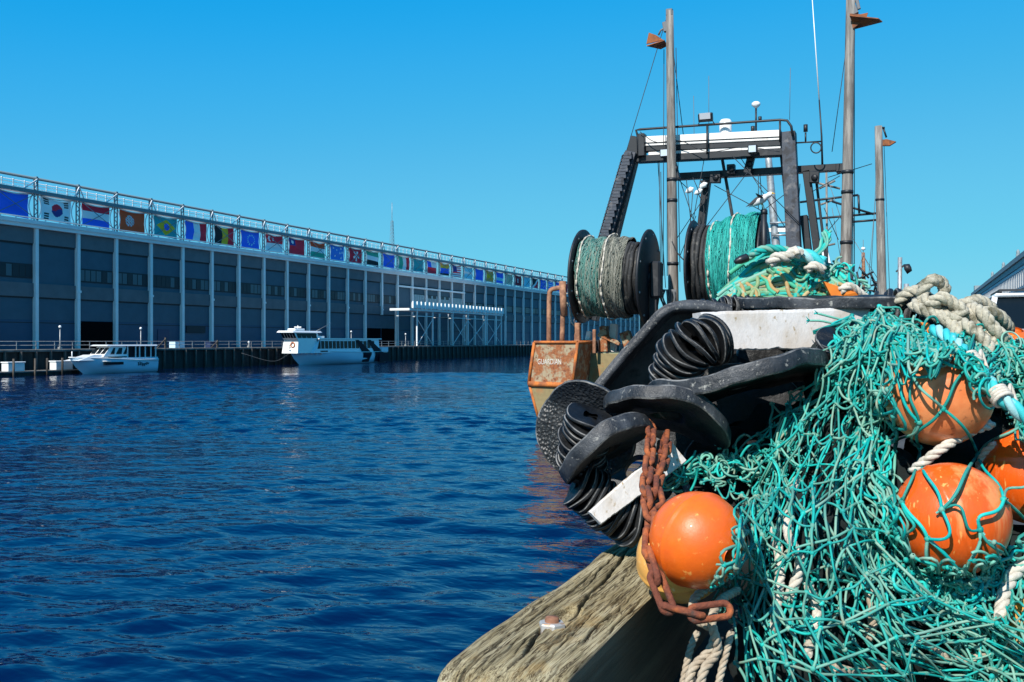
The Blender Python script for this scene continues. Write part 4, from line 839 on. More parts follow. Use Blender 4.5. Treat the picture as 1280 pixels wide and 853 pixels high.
# ---------------------------------------------------------------- building on our own pier (right) and the parked car
BX = 13.4
a = Wx(1214, 371, BX); c = Wx(1300, 285, BX); y1, y0 = a[1], 18.0; hgt = a[2]; zc = H+ (426.5-305)/FL*uvd(Wx(1280, 305, BX))[2]
zt = (a[2]+zc)/2
fb_ = thing('pier_building', 'long pale brick pier building with a dark overhanging cornice at the right edge', 'building', (BX, (y0+y1)/2, DECK))
def sl2(x0, x1, z0, z1, nm, mt, ya_=y0, yb_=y1):
    b = MB(); b.box(((x0+x1)/2, (ya_+yb_)/2, (z0+z1)/2), (x1-x0, yb_-ya_, z1-z0)); return b.build(nm, mt, fb_)
sl2(BX+.4, BX+20, DECK, zt-.7, 'wall', M['stone']); sl2(BX, BX+21, zt-.7, zt, 'cornice', M['roof_metal'], y0-1, y1+1); sl2(BX+.25, BX+20, zt-1.5, zt-.72, 'frieze', M['roof_metal'])
sl2(BX+.30, BX+.396, zt-4.6, zt-2.2, 'pale_band', M['stone_lt']); sl2(BX+.28, BX+.396, zt-2.1, zt-1.7, 'moulding', M['stone_lt'])
y = y0+1
while y < y1: b = MB(); b.box((BX+.26, y, zt-3.3), (.12, .9, 2.0)); y += 2.6; b.build('dentil_panel', M['stone'], fb_)
for i in range(40):
    b = MB(); yw = y0+4+i*5.6
    if yw > y1-3: break
    b.box((BX+.38, yw, DECK+3.4), (.14, 2.6, 3.0)); b.build('window', M['hall_glass'], fb_)
for i in range(7):
    b = MB(); yy = 60+i*24; b.box((BX+.4, yy, zt+.25), (.5, .5, .5)); b.lathe([(.2, 0), (.25, .4), (.1, .7), (.02, .72)], (BX+.4, yy, zt+.45), n=10); b.build('roof_vent', M['roof_metal'], fb_)
b = MB(); b.box((BX+1.5, y1-3, zt+.8), (2, 3, 1.6)); b.build('roof_house', M['roof_metal'], fb_)
def car():
    q = Wy(1238, 430, 18.0); x0 = q[0]; y0 = 18.0; z0 = DECK; w = 1.95
    r = thing('parked_car', 'white sport utility car parked behind the rope heap at the right edge', 'car', (x0+w/2, y0+2.3, z0))
    f = lambda pts, x: [(x, y0+py, z0+pz) for py, pz in pts]
    prof = [(0, .45), (0, .95), (.12, 1.04), (1.15, 1.16), (4.55, 1.16), (4.65, .9), (4.65, .45), (4.2, .35), (.35, .35)]
    b = MB(); b.prism(f(prof, x0), (w, 0, 0)); o = b.build('body', M['car_white'], r); o.modifiers.new('b', 'BEVEL').width = .05
    b = MB(); v = [(x0+.06, y0+1.15, z0+1.165), (x0+w-.06, y0+1.15, z0+1.165), (x0+w-.06, y0+4.5, z0+1.165), (x0+.06, y0+4.5, z0+1.165), (x0+.2, y0+1.85, z0+1.74), (x0+w-.2, y0+1.85, z0+1.74), (x0+w-.2, y0+4.2, z0+1.74), (x0+.2, y0+4.2, z0+1.74)]
    b.add(v, [[4, 5, 6, 7], [0, 1, 5, 4], [1, 2, 6, 5], [2, 3, 7, 6], [3, 0, 4, 7]]); b.build('glasshouse', M['boat_glass'], r)
    b = MB(); b.box((x0+w/2, y0+3.0, z0+1.77), (w-.36, 2.5, .07), bev=.03)
    for i in (0, 1): b.bar(v[i], v[i+4], .09, .06)
    b.build('roof', M['car_white'], r)
    b = MB()
    for s in (.3, w-.3): b.bar((x0+s, y0+2, z0+1.86), (x0+s, y0+4.1, z0+1.86), .05, .05); b.box((x0+s, y0+2.1, z0+1.82), (.05, .08, .06)); b.box((x0+s, y0+4, z0+1.82), (.05, .08, .06))
    b.bar((x0+.3, y0+2.3, z0+1.88), (x0+w-.3, y0+2.3, z0+1.88), .06, .04); b.build('roof_rack', M['blksteel'], r)
    for s in (0, w):
        for yy in (.85, 3.75):
            b = MB(); b.lathe([(.2, -.12), (.34, -.12), (.37, -.08), (.37, .08), (.34, .12), (.2, .12)], (x0+(.13 if s == 0 else w-.13), y0+yy, z0+.37), (1, 0, 0), 20); t_ = b.build('wheel', M['tyre'], r)
            b = MB(); b.lathe([(.02, -.1), (.2, -.125), (.215, .0), (.2, .125), (.02, .1)], (x0+(.13 if s == 0 else w-.13), y0+yy, z0+.37), (1, 0, 0), 16); b.build('rim', M['chrome'], t_)
        b = MB(); b.box((x0+(.28 if s == 0 else w-.28), y0-.01, z0+.84), (.42, .06, .16), bev=.02); b.build('headlight', M['lamp_glass'], r)
        b = MB(); b.box((x0+(-.1 if s == 0 else w+.1), y0+1.5, z0+1.22), (.2, .12, .15), bev=.03); b.build('wing_mirror', M['car_white'], r)
    b = MB(); b.box((x0+w/2, y0-.02, z0+.7), (.8, .06, .22), bev=.02); b.build('grille', M['black_paint'], r)
    b = MB(); b.box((x0+w/2, y0-.05, z0+.5), (w-.1, .12, .22), bev=.04); b.build('bumper', M['blksteel'], r)
car()
# ================================================================= FOREGROUND: pier edge, ground gear, floats, nets
def cv(r, u, f): return r*RV+u*UV+f*FV
def Wz(u, v, z): return W(u, v, FL*(z-H)/(426.5-np.asarray(v, float)))
# ---------------------------------------------------------------- cap timber
def timber():
    w, h = .285, .30; xl = EDGE-.04; ys = np.concatenate([np.arange(1.62, 3.6, .0032), np.linspace(3.65, 30, 40)])
    # cross-section from the left foot over the top to the right foot
    rl, rr = .034, .007; sec = []
    for q in np.linspace(0, 1, 14)[:-1]: sec.append((0, -h+q*(h-rl), -1, 0))
    for a in np.linspace(PI, PI/2, 8): sec.append((rl+rl*math.cos(a), -rl+rl*math.sin(a), math.cos(a), math.sin(a)))
    for q in np.linspace(rl, w-rr, 150)[1:-1]: sec.append((q, 0, 0, 1))
    for a in np.linspace(PI/2, 0, 7): sec.append((w-rr+rr*math.cos(a), -rr+rr*math.sin(a), math.cos(a), math.sin(a)))
    for q in np.linspace(0, 1, 40)[1:]: sec.append((w, -rr-q*(h-rr), 1, 0))
    sec = np.array(sec); S = len(sec); s_len = np.concatenate([[0], np.cumsum(np.hypot(*np.diff(sec[:, :2], axis=0).T))])
    Yg, Sg = np.meshgrid(ys, s_len, indexing='ij'); g = np.random.default_rng(5); D = np.zeros_like(Yg)
    for _ in range(26):                                     # grain: long ridges along the timber
        ky, ks = g.uniform(.5, 5), g.uniform(160, 900); D += g.uniform(.4, 1)*np.sin(ky*Yg+ks*Sg+2.2*np.sin(1.3*Yg*g.uniform(.5, 2)+Sg*14)+g.uniform(0, 6))*.00024
    for _ in range(12): D += .0007*np.sin(g.uniform(1, 7)*Yg+g.uniform(4, 30)*Sg+g.uniform(0, 6))
    X = np.broadcast_to(sec[:, 0], Yg.shape); top = np.broadcast_to(sec[:, 3] > .3, Yg.shape)
    dark = np.zeros_like(Yg)
    def crack(pts, wd, dp):
        nonlocal D, dark
        P = np.array([(Wz(u, v, BEAM)[0]-xl, Wz(u, v, BEAM)[1]) for u, v in pts]); o = np.argsort(P[:, 1]); P = P[o]
        xc = np.interp(Yg, P[:, 1], P[:, 0], left=9, right=9)+.0022*np.sin(Yg*23)+.0008*np.sin(Yg*71+1)
        d = np.abs(X-xc); e = np.clip(np.minimum(Yg-P[0, 1], P[-1, 1]-Yg)/.15, 0, 1); q = np.exp(-(d/(wd*(.35+.65*e)))**2)*e*top; D = D-dp*q; dark = np.maximum(dark, q)
    crack([(605, 860), (630, 838), (655, 800), (672, 790), (706, 772), (720, 752), (745, 730), (765, 708), (785, 690)], .0042, .030)
    crack([(560, 850), (610, 812), (650, 785), (700, 745), (735, 715)], .0024, .014); crack([(600, 855), (640, 812), (690, 775)], .0022, .012)
    crack([(690, 840), (720, 805), (760, 772), (790, 745)], .0024, .014); crack([(650, 860), (690, 815), (735, 770)], .0022, .012); crack([(700, 760), (740, 715), (775, 690)], .0022, .012)
    crack([(570, 828), (610, 795), (660, 755)], .0017, .009); crack([(720, 830), (765, 785), (800, 750)], .0022, .012)
    for _ in range(70):                                     # short checks
        y0 = g.uniform(1.65, 3.3); x0 = g.uniform(.02, w-.02); L = g.uniform(.05, .22); sl = g.normal(0, .05); d = np.abs(X-x0-sl*(Yg-y0)-.002*np.sin(Yg*60)); e = np.clip(1-np.abs(Yg-y0)/L, 0, 1)
        q2 = np.exp(-(d/.0019)**2)*np.sqrt(e)*top; D = D-.0055*q2; dark = np.maximum(dark, q2*.8)
    # splits in the near end run down from the top edge
    b0 = Wz(690, 784, BEAM); bx, by = b0[0]-xl, b0[1]; q = np.hypot((X-bx)/1.0, (Yg-by)/1.0); D = np.where(top & (q < .034), D-.022, D); el = np.hypot((X-bx+.002)/.034, (Yg-by)/.085); D = np.where(top & (el < 1), np.minimum(D, -.024*(1-el**6)), D)
    D *= np.clip((3.62-Yg)*8, 0, 1)
    chew = .022*np.clip(1-(Yg-1.62)/.13, 0, 1)**2.5; lat = np.clip(1-sec[:, 0]/w, 0, 1)*(.009*np.sin(3.1*Yg+.6)+.005*np.sin(7.3*Yg+2)+.0025*np.sin(19*Yg))*np.clip((3.62-Yg)*8, 0, 1)+np.clip(1-sec[:, 0]/(.35*w), 0, 1)*chew*1.4
    V = np.stack([xl+sec[:, 0]+D*sec[:, 2]+lat, Yg, BEAM+sec[:, 1]+D*sec[:, 3]-chew*(sec[:, 3])], -1)
    # the near end was cut at about y = 1.97 (px 545,838)
    cut = float(Wz(545, 838, BEAM)[1]); V[..., 1] = np.where(Yg < 3.6, cut+(Yg-1.62)*(3.6-cut)/(3.6-1.62), Yg)
    V[..., 1] += np.where(np.arange(len(ys))[:, None] == 0, .004*np.sin(s_len*160)[None]+.003*np.sin(s_len*411)[None], 0)
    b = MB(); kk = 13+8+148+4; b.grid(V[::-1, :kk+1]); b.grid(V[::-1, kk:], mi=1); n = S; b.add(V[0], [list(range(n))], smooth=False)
    t = thing('cap_timber', 'weathered grey brown timber along the pier edge with long cracks and a bolt', 'timber', (xl+w/2, 2.6, DECK))
    m = bpy.data.materials.new('weathered_timber'); m.use_nodes = True; nt = m.node_tree; N = nt.nodes; L = nt.links; bs = N['Principled BSDF']; bs.inputs['Roughness'].default_value = .85; bs.inputs['Specular IOR Level'].default_value = .25
    tc = N.new('ShaderNodeTexCoord')
    def noise(scale, st, det=8, ro=.65, dist=0):
        mp = N.new('ShaderNodeMapping'); mp.inputs['Scale'].default_value = st; L.new(tc.outputs['Object'], mp.inputs[0]); nn = N.new('ShaderNodeTexNoise'); nn.inputs['Scale'].default_value = scale; nn.inputs['Detail'].default_value = det; nn.inputs['Roughness'].default_value = ro; nn.inputs['Distortion'].default_value = dist
        L.new(mp.outputs[0], nn.inputs[0]); return nn.outputs[0]
    def rmp(x, stops):
        r = N.new('ShaderNodeValToRGB'); e = r.color_ramp.elements
        while len(e) < len(stops): e.new(.5)
        for i, (p, c) in enumerate(stops): e[i].position = p; e[i].color = (*c, 1)
        L.new(x, r.inputs[0]); return r.outputs[0]
    def mixc(f, a, c, bt='MIX'):
        x = N.new('ShaderNodeMix'); x.data_type = 'RGBA'; x.blend_type = bt
        if isinstance(f, float): x.inputs[0].default_value = f
        else: L.new(f, x.inputs[0])
        L.new(a, x.inputs[6]) if not isinstance(a, tuple) else setattr(x.inputs[6], 'default_value', (*a, 1)); L.new(c, x.inputs[7]) if not isinstance(c, tuple) else setattr(x.inputs[7], 'default_value', (*c, 1)); return x.outputs[2]
    base = rmp(noise(7, (4, .5, 4), 6, .6, .4), [(.30, (.17, .135, .07)), (.45, (.30, .25, .145)), (.58, (.39, .335, .21)), (.72, (.48, .43, .30))])
    grain = rmp(noise(60, (5, .10, 5), 4, .75, .15), [(.34, (.34, .30, .25)), (.47, (.88, .86, .82)), (.62, (1.22, 1.19, 1.12))])
    c = mixc(1.0, base, grain, 'MULTIPLY'); c = mixc(1.0, c, rmp(noise(11, (5, .22, 5), 4, .6, .5), [(.475, (1, 1, 1)), (.494, (.22, .18, .14)), (.506, (.22, .18, .14)), (.525, (1, 1, 1))]), 'MULTIPLY')
    c = mixc(1.0, c, rmp(noise(30, (5, .10, 5), 3, .6, .3), [(.46, (1, 1, 1)), (.49, (.72, .68, .62)), (.51, (.72, .68, .62)), (.54, (1, 1, 1))]), 'MULTIPLY')
    c = mixc(rmp(noise(5.5, (1, .8, 1), 5), [(.56, (0, 0, 0)), (.70, (.5, .5, .5))]), c, (.40, .24, .075)); c = mixc(rmp(noise(4, (1, 1, 1), 6), [(.58, (0, 0, 0)), (.72, (.45, .45, .45))]), c, (.17, .19, .09))
    c = mixc(rmp(noise(60, (1, .4, 1), 4), [(.60, (0, 0, 0)), (.70, (.8, .8, .8))]), c, (.09, .07, .045)); L.new(c, bs.inputs['Base Color'])
    bp = N.new('ShaderNodeBump'); bp.inputs['Strength'].default_value = .45; bp.inputs['Distance'].default_value = .003; L.new(noise(60, (5, .10, 5), 5, .75, .15), bp.inputs['Height']); L.new(bp.outputs[0], bs.inputs['Normal'])
    at = N.new('ShaderNodeAttribute'); at.attribute_name = 'split'; c2 = mixc(at.outputs['Fac'], c, (.018, .014, .009)); L.new(c2, bs.inputs['Base Color'])
    o = b.build('timber_body', [m, mat('shaded_side', (.095, .070, .040), .9, dirt=(.17, .13, .08), dirt_scale=5, dirt_lo=.5, dirt_hi=.7, stretch=(1, .2, 4), fine=.3, fine_scale=30, bump=.4, bump_scale=30)], t); fa = o.data.attributes.new('split', 'FLOAT', 'POINT'); vals = np.zeros(len(o.data.vertices), np.float32); dk = dark[::-1, :kk+1]; vals[:dk.size] = np.clip(dk.ravel()*1.15, 0, 1); fa.data.foreach_set('value', vals)  # right side coloured darker brown than the top to stand in for its shade
    z0 = BEAM-.022; b = MB(); b.lathe([(.002, 0), (.031, 0), (.031, .030), (.028, .034), (.014, .034)], (b0[0], b0[1], z0), n=6, smooth=False); b.build('nut', M['nut'], t)
    b = MB(); b.lathe([(.0165, .025), (.0165, .041), (.014, .045), (.0005, .046)], (b0[0], b0[1], z0), n=14); b.build('bolt_end', M['bolt'], t)
    b = MB(); b.lathe([(.002, 0), (.040, 0), (.040, .004), (.0315, .004)], (b0[0], b0[1], z0-.003), n=20); b.build('washer', M['bolt'], t)
timber()

# ---------------------------------------------------------------- rubber discs
M['rubber_comb'] = (lambda: mat('dimpled_rubber', (.010, .0115, .013), .45, dirt=(.030, .031, .032), dirt_scale=9, bump=0))()
nt = M['rubber_comb'].node_tree; vo = nt.nodes.new('ShaderNodeTexVoronoi'); vo.inputs['Scale'].default_value = 95; bp = nt.nodes.new('ShaderNodeBump'); bp.inputs['Strength'].default_value = 1; bp.inputs['Distance'].default_value = .004
tcn = [n for n in nt.nodes if n.type == 'TEX_COORD'][0]; nt.links.new(tcn.outputs['Object'], vo.inputs['Vector']); nt.links.new(vo.outputs['Distance'], bp.inputs['Height']); nt.links.new(bp.outputs[0], nt.nodes['Principled BSDF'].inputs['Normal'])
def rubber_disc(u, v, d, n, R, T, label, bends=(), face='rubber', seed=0, hole=.05):
    c = W(u, v, d); n = norm(n); a = np.cross(n, UV); a = norm(a) if np.linalg.norm(a) > .1 else norm(np.cross(n, FV)); e = np.cross(n, a)
    g = np.random.default_rng(seed); rs = list(np.linspace(hole, R-.012, 14)); bv = .0045
    prof = [(r, T/2, 0) for r in rs]+[(R-bv, T/2, 0), (R, T/2-bv, 1), (R+.001, T*.2, 1), (R+.001, 0, 1), (R+.001, -T*.2, 1), (R, -T/2+bv, 1), (R-bv, -T/2, 0)]+[(r, -T/2, 0) for r in rs[::-1]]+[(hole, T/2, 0)]
    an = np.linspace(0, 2*PI, 72, endpoint=False); pr = np.array(prof); K = len(pr)
    A, rr = np.meshgrid(an, pr[:, 0], indexing='ij'); hh = np.broadcast_to(pr[:, 1], A.shape)
    rad = rr*(1+.016*np.sin(A*2+g.uniform(0, 6))+.012*np.sin(A*5+g.uniform(0, 6))+(rr/R)**6*(.004*np.sin(A*17+g.uniform(0, 6))+.003*np.sin(A*29+g.uniform(0, 6)))); px, py = rad*np.cos(A), rad*np.sin(A)
    P = px[..., None]*a+py[..., None]*e; off = np.zeros(A.shape)
    for kind, dr, am in bends:
        q = P@norm(dr)/R
        off = off+(am*np.maximum(0, q)**2 if kind == 'curl' else am*q*q if kind == 'bow' else am*np.sin(q*PI*.9) if kind == 'wave' else am*np.clip((q-.1)/.9, 0, 1)**1.2)
    off = off+.006*np.sin(px*20+g.uniform(0, 6))*np.sin(py*17)+.003*np.sin(px*47+g.uniform(0, 6))*np.sin(py*39)
    V = c+P+(hh+off)[..., None]*n; b = MB(); r0 = len(rs)
    b.grid(V[:, :r0+1], mi=0, closed_u=True); b.grid(V[:, r0:r0+2], mi=2, closed_u=True); b.grid(V[:, r0+1:r0+6], mi=1, closed_u=True); b.grid(V[:, r0+5:r0+7], mi=2, closed_u=True); b.grid(V[:, r0+6:], mi=0, closed_u=True)
    o = b.build('rubber_disc', [M[face], M['rubber_edge'], M['rubber_worn']])
    return tag(o, label, 'rubber disc', 'large black rubber discs of the ground gear')
def trough():
    E = cr([(738, 492), (772, 450), (806, 412), (826, 390), (846, 381), (880, 380), (915, 386)], 60); g = np.random.default_rng(4); rows = []
    inn = np.stack([np.interp(np.linspace(0, 1, 60), [0, .6, .75, 1], [.62, .62, .3, .1]), np.interp(np.linspace(0, 1, 60), [0, .6, .75, 1], [.62, .62, .95, 1.])], 1)
    for off, d in ((-3, 3.46), (-5, 3.40), (-4.5, 3.40), (-2, 3.385), (6, 3.38), (9, 3.385), (10.5, 3.40), (12, 3.425), (16, 3.455), (26, 3.475), (50, 3.50), (80, 3.51), (125, 3.52), (125, 3.56), (20, 3.52), (-3, 3.46)):
        q = E+inn*off; rows.append(W(q[:, 0], q[:, 1], d+.006*np.sin(np.linspace(0, 9, 60)+off*.02)))
    R_ = np.stack(rows, 1); b = MB(); b.grid(R_[:, :9], mi=1); b.grid(R_[:, 8:14], mi=0)
    return tag(b.build('rubber_trough', [M['rubber_face'], M['rubber_edge']]), 'big grey dusted rubber trough with a thick raised rim, rearmost on the left', 'rubber trough')
trough()
rubber_disc(734, 538, 3.20, cv(-.32, .02, -1), .165, .036, 'folded rubber disc with a dimpled black face, farthest left over the water', [('fold', cv(.55, .83, 0), .12)], 'rubber_comb', 2)
rubber_disc(753, 556, 2.98, cv(-.52, .80, .30), .158, .050, 'slanting rubber disc seen edge on in front of the dimpled one', [('bow', cv(.8, .5, .2), -.02)], 'rubber', 3)
rubber_disc(835, 512, 3.06, cv(.12, .92, .30), .195, .042, 'drooping rubber disc just above the rusty chain', [('curl', cv(1, 0, 0), -.085), ('curl', cv(-1, 0, 0), .0)], 'rubber', 4)
rubber_disc(922, 476, 3.10, cv(-.10, .97, .17), .282, .050, 'wavy rubber disc seen edge on below the white board', [('wave', cv(1, 0, 0), .022)], 'rubber', 5)
rubber_disc(1040, 377, 3.70, cv(-.01, 1, -.05), .40, .040, 'flat rubber disc lying on top of the white board', [('curl', cv(1, 0, 0), -.045), ('wave', cv(1, 0, 0), .004)], 'rubber', 6)
rubber_disc(930, 596, 3.22, cv(.1, .75, -.66), .20, .05, 'shaded rubber disc lying behind the teal coil and the orange float', [('bow', cv(1, 0, 0), -.03)], 'rubber', 7)
rubber_disc(925, 545, 3.45, cv(-.1, .2, -1), .26, .05, 'shaded upright rubber disc behind the wavy one', [], 'rubber', 8)
rubber_disc(800, 590, 3.42, cv(-.2, .5, -.9), .13, .05, 'small shaded rubber disc behind the upper chain links', [], 'rubber', 9)
rubber_disc(1000, 470, 3.62, cv(.0, .1, -1), .25, .05, 'shaded upright rubber disc right behind the white board', [], 'rubber', 10)
def ring_stack(path, R, n, label, seed=0, T=.016, axis_mix=None, sq=0.0):
    P = cr(np.array([W(*p) for p in path]), n*6); sl = np.concatenate([[0], np.cumsum(np.linalg.norm(np.diff(P, axis=0), axis=1))]); g = np.random.default_rng(seed)
    r = thing('ring_stack', label, 'ring stack', P[-1], 'stacks of thin black rubber rings'); 
    for k in range(n):
        s = sl[-1]*(k+.5)/n; c = np.array([np.interp(s, sl, P[:, i]) for i in range(3)]); t = norm(np.array([np.interp(min(s+.01, sl[-1]), sl, P[:, i]) for i in range(3)])-np.array([np.interp(max(s-.01, 0), sl, P[:, i]) for i in range(3)]))
        if axis_mix is not None: t = norm(t*(1-axis_mix[1])+norm(axis_mix[0])*axis_mix[1])
        t = norm(t+g.normal(0, .06, 3)); c = c+g.normal(0, .004, 3); rr = R*g.uniform(.94, 1.05); h = T*g.uniform(.34, .42)
        b = MB(); w1, w2 = g.uniform(0, 6, 2)
        wp = lambda l: l*np.stack([1+.02*np.sin(2*np.arctan2(l[:, 1], l[:, 0])+w1)]*3, 1)+np.stack([0*l[:, 0], 0*l[:, 0], .004*np.sin(3*np.arctan2(l[:, 1], l[:, 0])+w2)], 1)
        for pr, mi in (([(rr*.3, -h), (rr*.95, -h)], 0), ([(rr*.95, -h), (rr*.99, -h*.7)], 1), ([(rr*.99, -h*.7), (rr, -h*.3), (rr, h*.3), (rr*.99, h*.7)], 0), ([(rr*.99, h*.7), (rr*.95, h)], 1), ([(rr*.95, h), (rr*.3, h)], 0)): b.lathe(pr, c, t, 40, mi, warp=wp)
        b.build('ring', [M['rubber'], M['rubber_worn']], r)
    return r
ring_stack([(898, 424, 3.20), (878, 426, 3.15), (862, 436, 3.15), (850, 453, 3.18), (843, 480, 3.22)], .085, 14, 'bulging stack of thin black rings beside the left end of the white board', 1, .0155, (cv(-.25, -.75, .5), .30))
ring_stack([(742, 520, 2.98), (734, 540, 3.0), (727, 565, 3.04), (730, 592, 3.08)], .078, 11, 'stack of thin black rings threaded through the dimpled rubber disc', 2, .015, (cv(-.25, -.8, .5), .45))
ring_stack([(722, 602, 3.0), (745, 622, 3.0), (770, 642, 3.0), (800, 655, 3.0)], .078, 14, 'lowest stack of thin black rings hanging over the water beside the white slat', 3, .015, (cv(.8, -.45, .5), .5))
ring_stack([(850, 400, 3.62), (890, 392, 3.62), (940, 388, 3.62)], .055, 11, 'low stack of thin black rings under the left tip of the green rope pile', 4, .02)
ring_stack([(1085, 405, 3.42), (1130, 402, 3.42), (1165, 412, 3.40), (1192, 436, 3.36)], .115, 12, 'curving stack of black rings at the right end of the white board', 5, .022, (cv(.8, -.3, -.6), .45))
ring_stack([(1052, 425, 3.02), (1049, 448, 3.04), (1046, 478, 3.08)], .075, 8, 'stack of black rings half covered by the top of the teal net', 6, .02, (cv(-.15, -.8, .7), .6))
ring_stack([(835, 405, 3.62), (828, 420, 3.6), (820, 436, 3.58)], .05, 5, 'small ring stack in the shade behind the bulging one', 7, .02, (cv(-.15, -.8, .7), .6))
# white boards
def board(corners, d, th, name, label, jag=0.006, nu=70):
    A, B_, C_, D_ = [W(u, v, dd) for (u, v), dd in zip(corners, d)]     # top-left, top-right, bottom-right, bottom-left
    g = np.random.default_rng(9); q = np.linspace(0, 1, nu); back = norm(np.cross(B_-A, D_-A)); back = back if back@FV > 0 else -back
    jg = np.abs(np.convolve(g.standard_normal(nu+8), np.ones(3)/3, 'same')[4:-4])*jag; tj = np.convolve(g.standard_normal(nu+8), np.ones(5)/5, 'same')[4:-4]*.002
    top = A+(B_-A)*q[:, None]+UV*tj[:, None]; bot = D_+(C_-D_)*q[:, None]+UV*jg[:, None]; m = MB()
    V = np.stack([top+back*th, top+back*.006+UV*.001, top+back*.002-UV*.001, top*.93+bot*.07, (top+bot)/2, bot+UV*.004, bot+back*.004, bot+back*th, top+back*th], 1)
    m.grid(V, smooth=False); m.add(V[0, :-1], [list(range(8))]); m.add(V[-1, :-1], [list(range(8))]); o = m.build(name, M['whitebar']); return tag(o, label, 'board')
board([(876, 391), (1100, 384), (1100, 436), (880, 439)], (3.26, 3.34, 3.34, 3.26), .09, 'white_board', 'thick dirty white board lying across the black rubber gear')
board([(737, 640), (838, 550), (858, 578), (752, 656)], (2.88, 3.0, 3.0, 2.88), .018, 'white_board', 'slanting white slat wedged among the rings behind the rusty chain', .002)
# ---------------------------------------------------------------- rusty chain
def link(parent, c, d, n, L, Wd, r):
    d = norm(d); n = norm(n-d*(n@d)); th = np.linspace(0, 2*PI, 28, endpoint=False); s = (L-Wd)/2
    P = c+(np.clip(np.cos(th)*9, -1, 1)*s*(np.abs(np.cos(th)) > 0)+np.cos(th)*Wd/2)[:, None]*0
    pts = []
    for t in th:
        x, y = math.cos(t)*Wd/2, math.sin(t)*Wd/2; pts.append(c+d*(x+(s if x > 0 else -s))+n*y)
    b = MB(); b.tube(np.array(pts), r*(1+.05*np.sin(np.arange(28)*1.7)), 10, closed=True); return b.build('link', M['chain'], parent)
def chain(path, L, Wd, r, label, parent=None, tw=0):
    P = cr(np.array([W(*p) for p in path]), 200); sl = np.concatenate([[0], np.cumsum(np.linalg.norm(np.diff(P, axis=0), axis=1))]); pitch = L-3.4*r
    k = max(1, int(sl[-1]/pitch)); t = parent or thing('chain', label, 'chain', P[-1])
    for i in range(k):
        a, b_ = [np.array([np.interp(s, sl, P[:, j]) for j in range(3)]) for s in (i*pitch, (i+1)*pitch)]; d = norm(b_-a); side = norm(np.cross(d, FV)); fr = np.cross(side, d)
        a_ = .5+1.25*(i % 2)+tw; link(t, (a+b_)/2, d, side*math.cos(a_)+fr*math.sin(a_), L, Wd, r)
    return t
ch = chain([(814, 532, 2.96), (812, 570, 2.76), (807, 612, 2.54), (814, 650, 2.38), (811, 690, 2.28), (820, 722, 2.22), (834, 758, 2.19), (852, 769, 2.18), (880, 766, 2.18), (925, 760, 2.20)], .094, .030, .0079, 'thick rust red chain hanging from the rubber gear over the timber')
chain([(832, 545, 2.98), (828, 575, 2.78), (818, 606, 2.58), (822, 632, 2.46)], .094, .030, .0079, '', ch, .8)
# ---------------------------------------------------------------- floats
BUOYS = []
def buoy(u, v, d, mt, label, ax, R=.14, flat=0):
    c = W(u, v, d); BUOYS.append((c, R)); b = MB(); pr = [(.014, .05), (.016, R*.92), (.024, R*.985)]
    for a in np.linspace(.20, PI-.20, 64):
        q = R+(.0038*math.exp(-((a-PI/2)/.028)**4)); pr.append((q*math.sin(a), q*math.cos(a)))
    pr += [(.024, -R*.985), (.016, -R*.92), (.014, -.05)]; b.lathe(pr, c, ax, 72)
    return tag(b.build('trawl_float', M[mt], loc=c), label, 'fishing float', 'orange fishing floats in the net heap')
buoy(872, 675, 2.28, 'buoy_a', 'glossy bright orange float beside the rusty chain', cv(.55, -.18, -.82), .110)
buoy(851, 698, 2.50, 'buoy_b', 'pale yellow orange float behind the glossy one, above the timber', cv(-.3, .8, -.5), .111)
buoy(1173, 493, 2.70, 'buoy_c', 'sun bleached orange float under the net at the top right', cv(-.35, .85, .5), .14)
buoy(1189, 648, 2.52, 'buoy_d', 'streaked orange float below the bleached one, caught in the mesh', cv(.8, .35, -.2), .14)
buoy(1293, 594, 2.72, 'buoy_d', 'red orange float cut by the right edge of the photo at mid height', cv(.3, .9, .3), .135)
buoy(1311, 792, 2.42, 'buoy_b', 'yellow orange float cut by the right edge near the bottom corner', cv(.7, .5, -.4), .10)
buoy(1258, 448, 3.55, 'buoy_a', 'orange float behind the pale hawser at the upper right', cv(.1, .9, -.4), .115)
b = MB(); b.prism([W(1151, 403, 3.12), W(1161, 404, 3.12), W(1188, 438, 3.05), W(1176, 440, 3.05)], FV*.012); tag(b.build('plastic_strip', M['orange_strip']), 'flat orange plastic strip poking out left of the pale hawser', 'plastic strip')
b = MB(); b.prism([W(1236, 394, 3.4), W(1246, 398, 3.4), W(1262, 428, 3.34), W(1240, 440, 3.34), W(1225, 420, 3.36)], FV*.012); tag(b.build('plastic_strip', M['orange_strip']), 'wide orange plastic scrap right of the pale hawser', 'plastic strip')
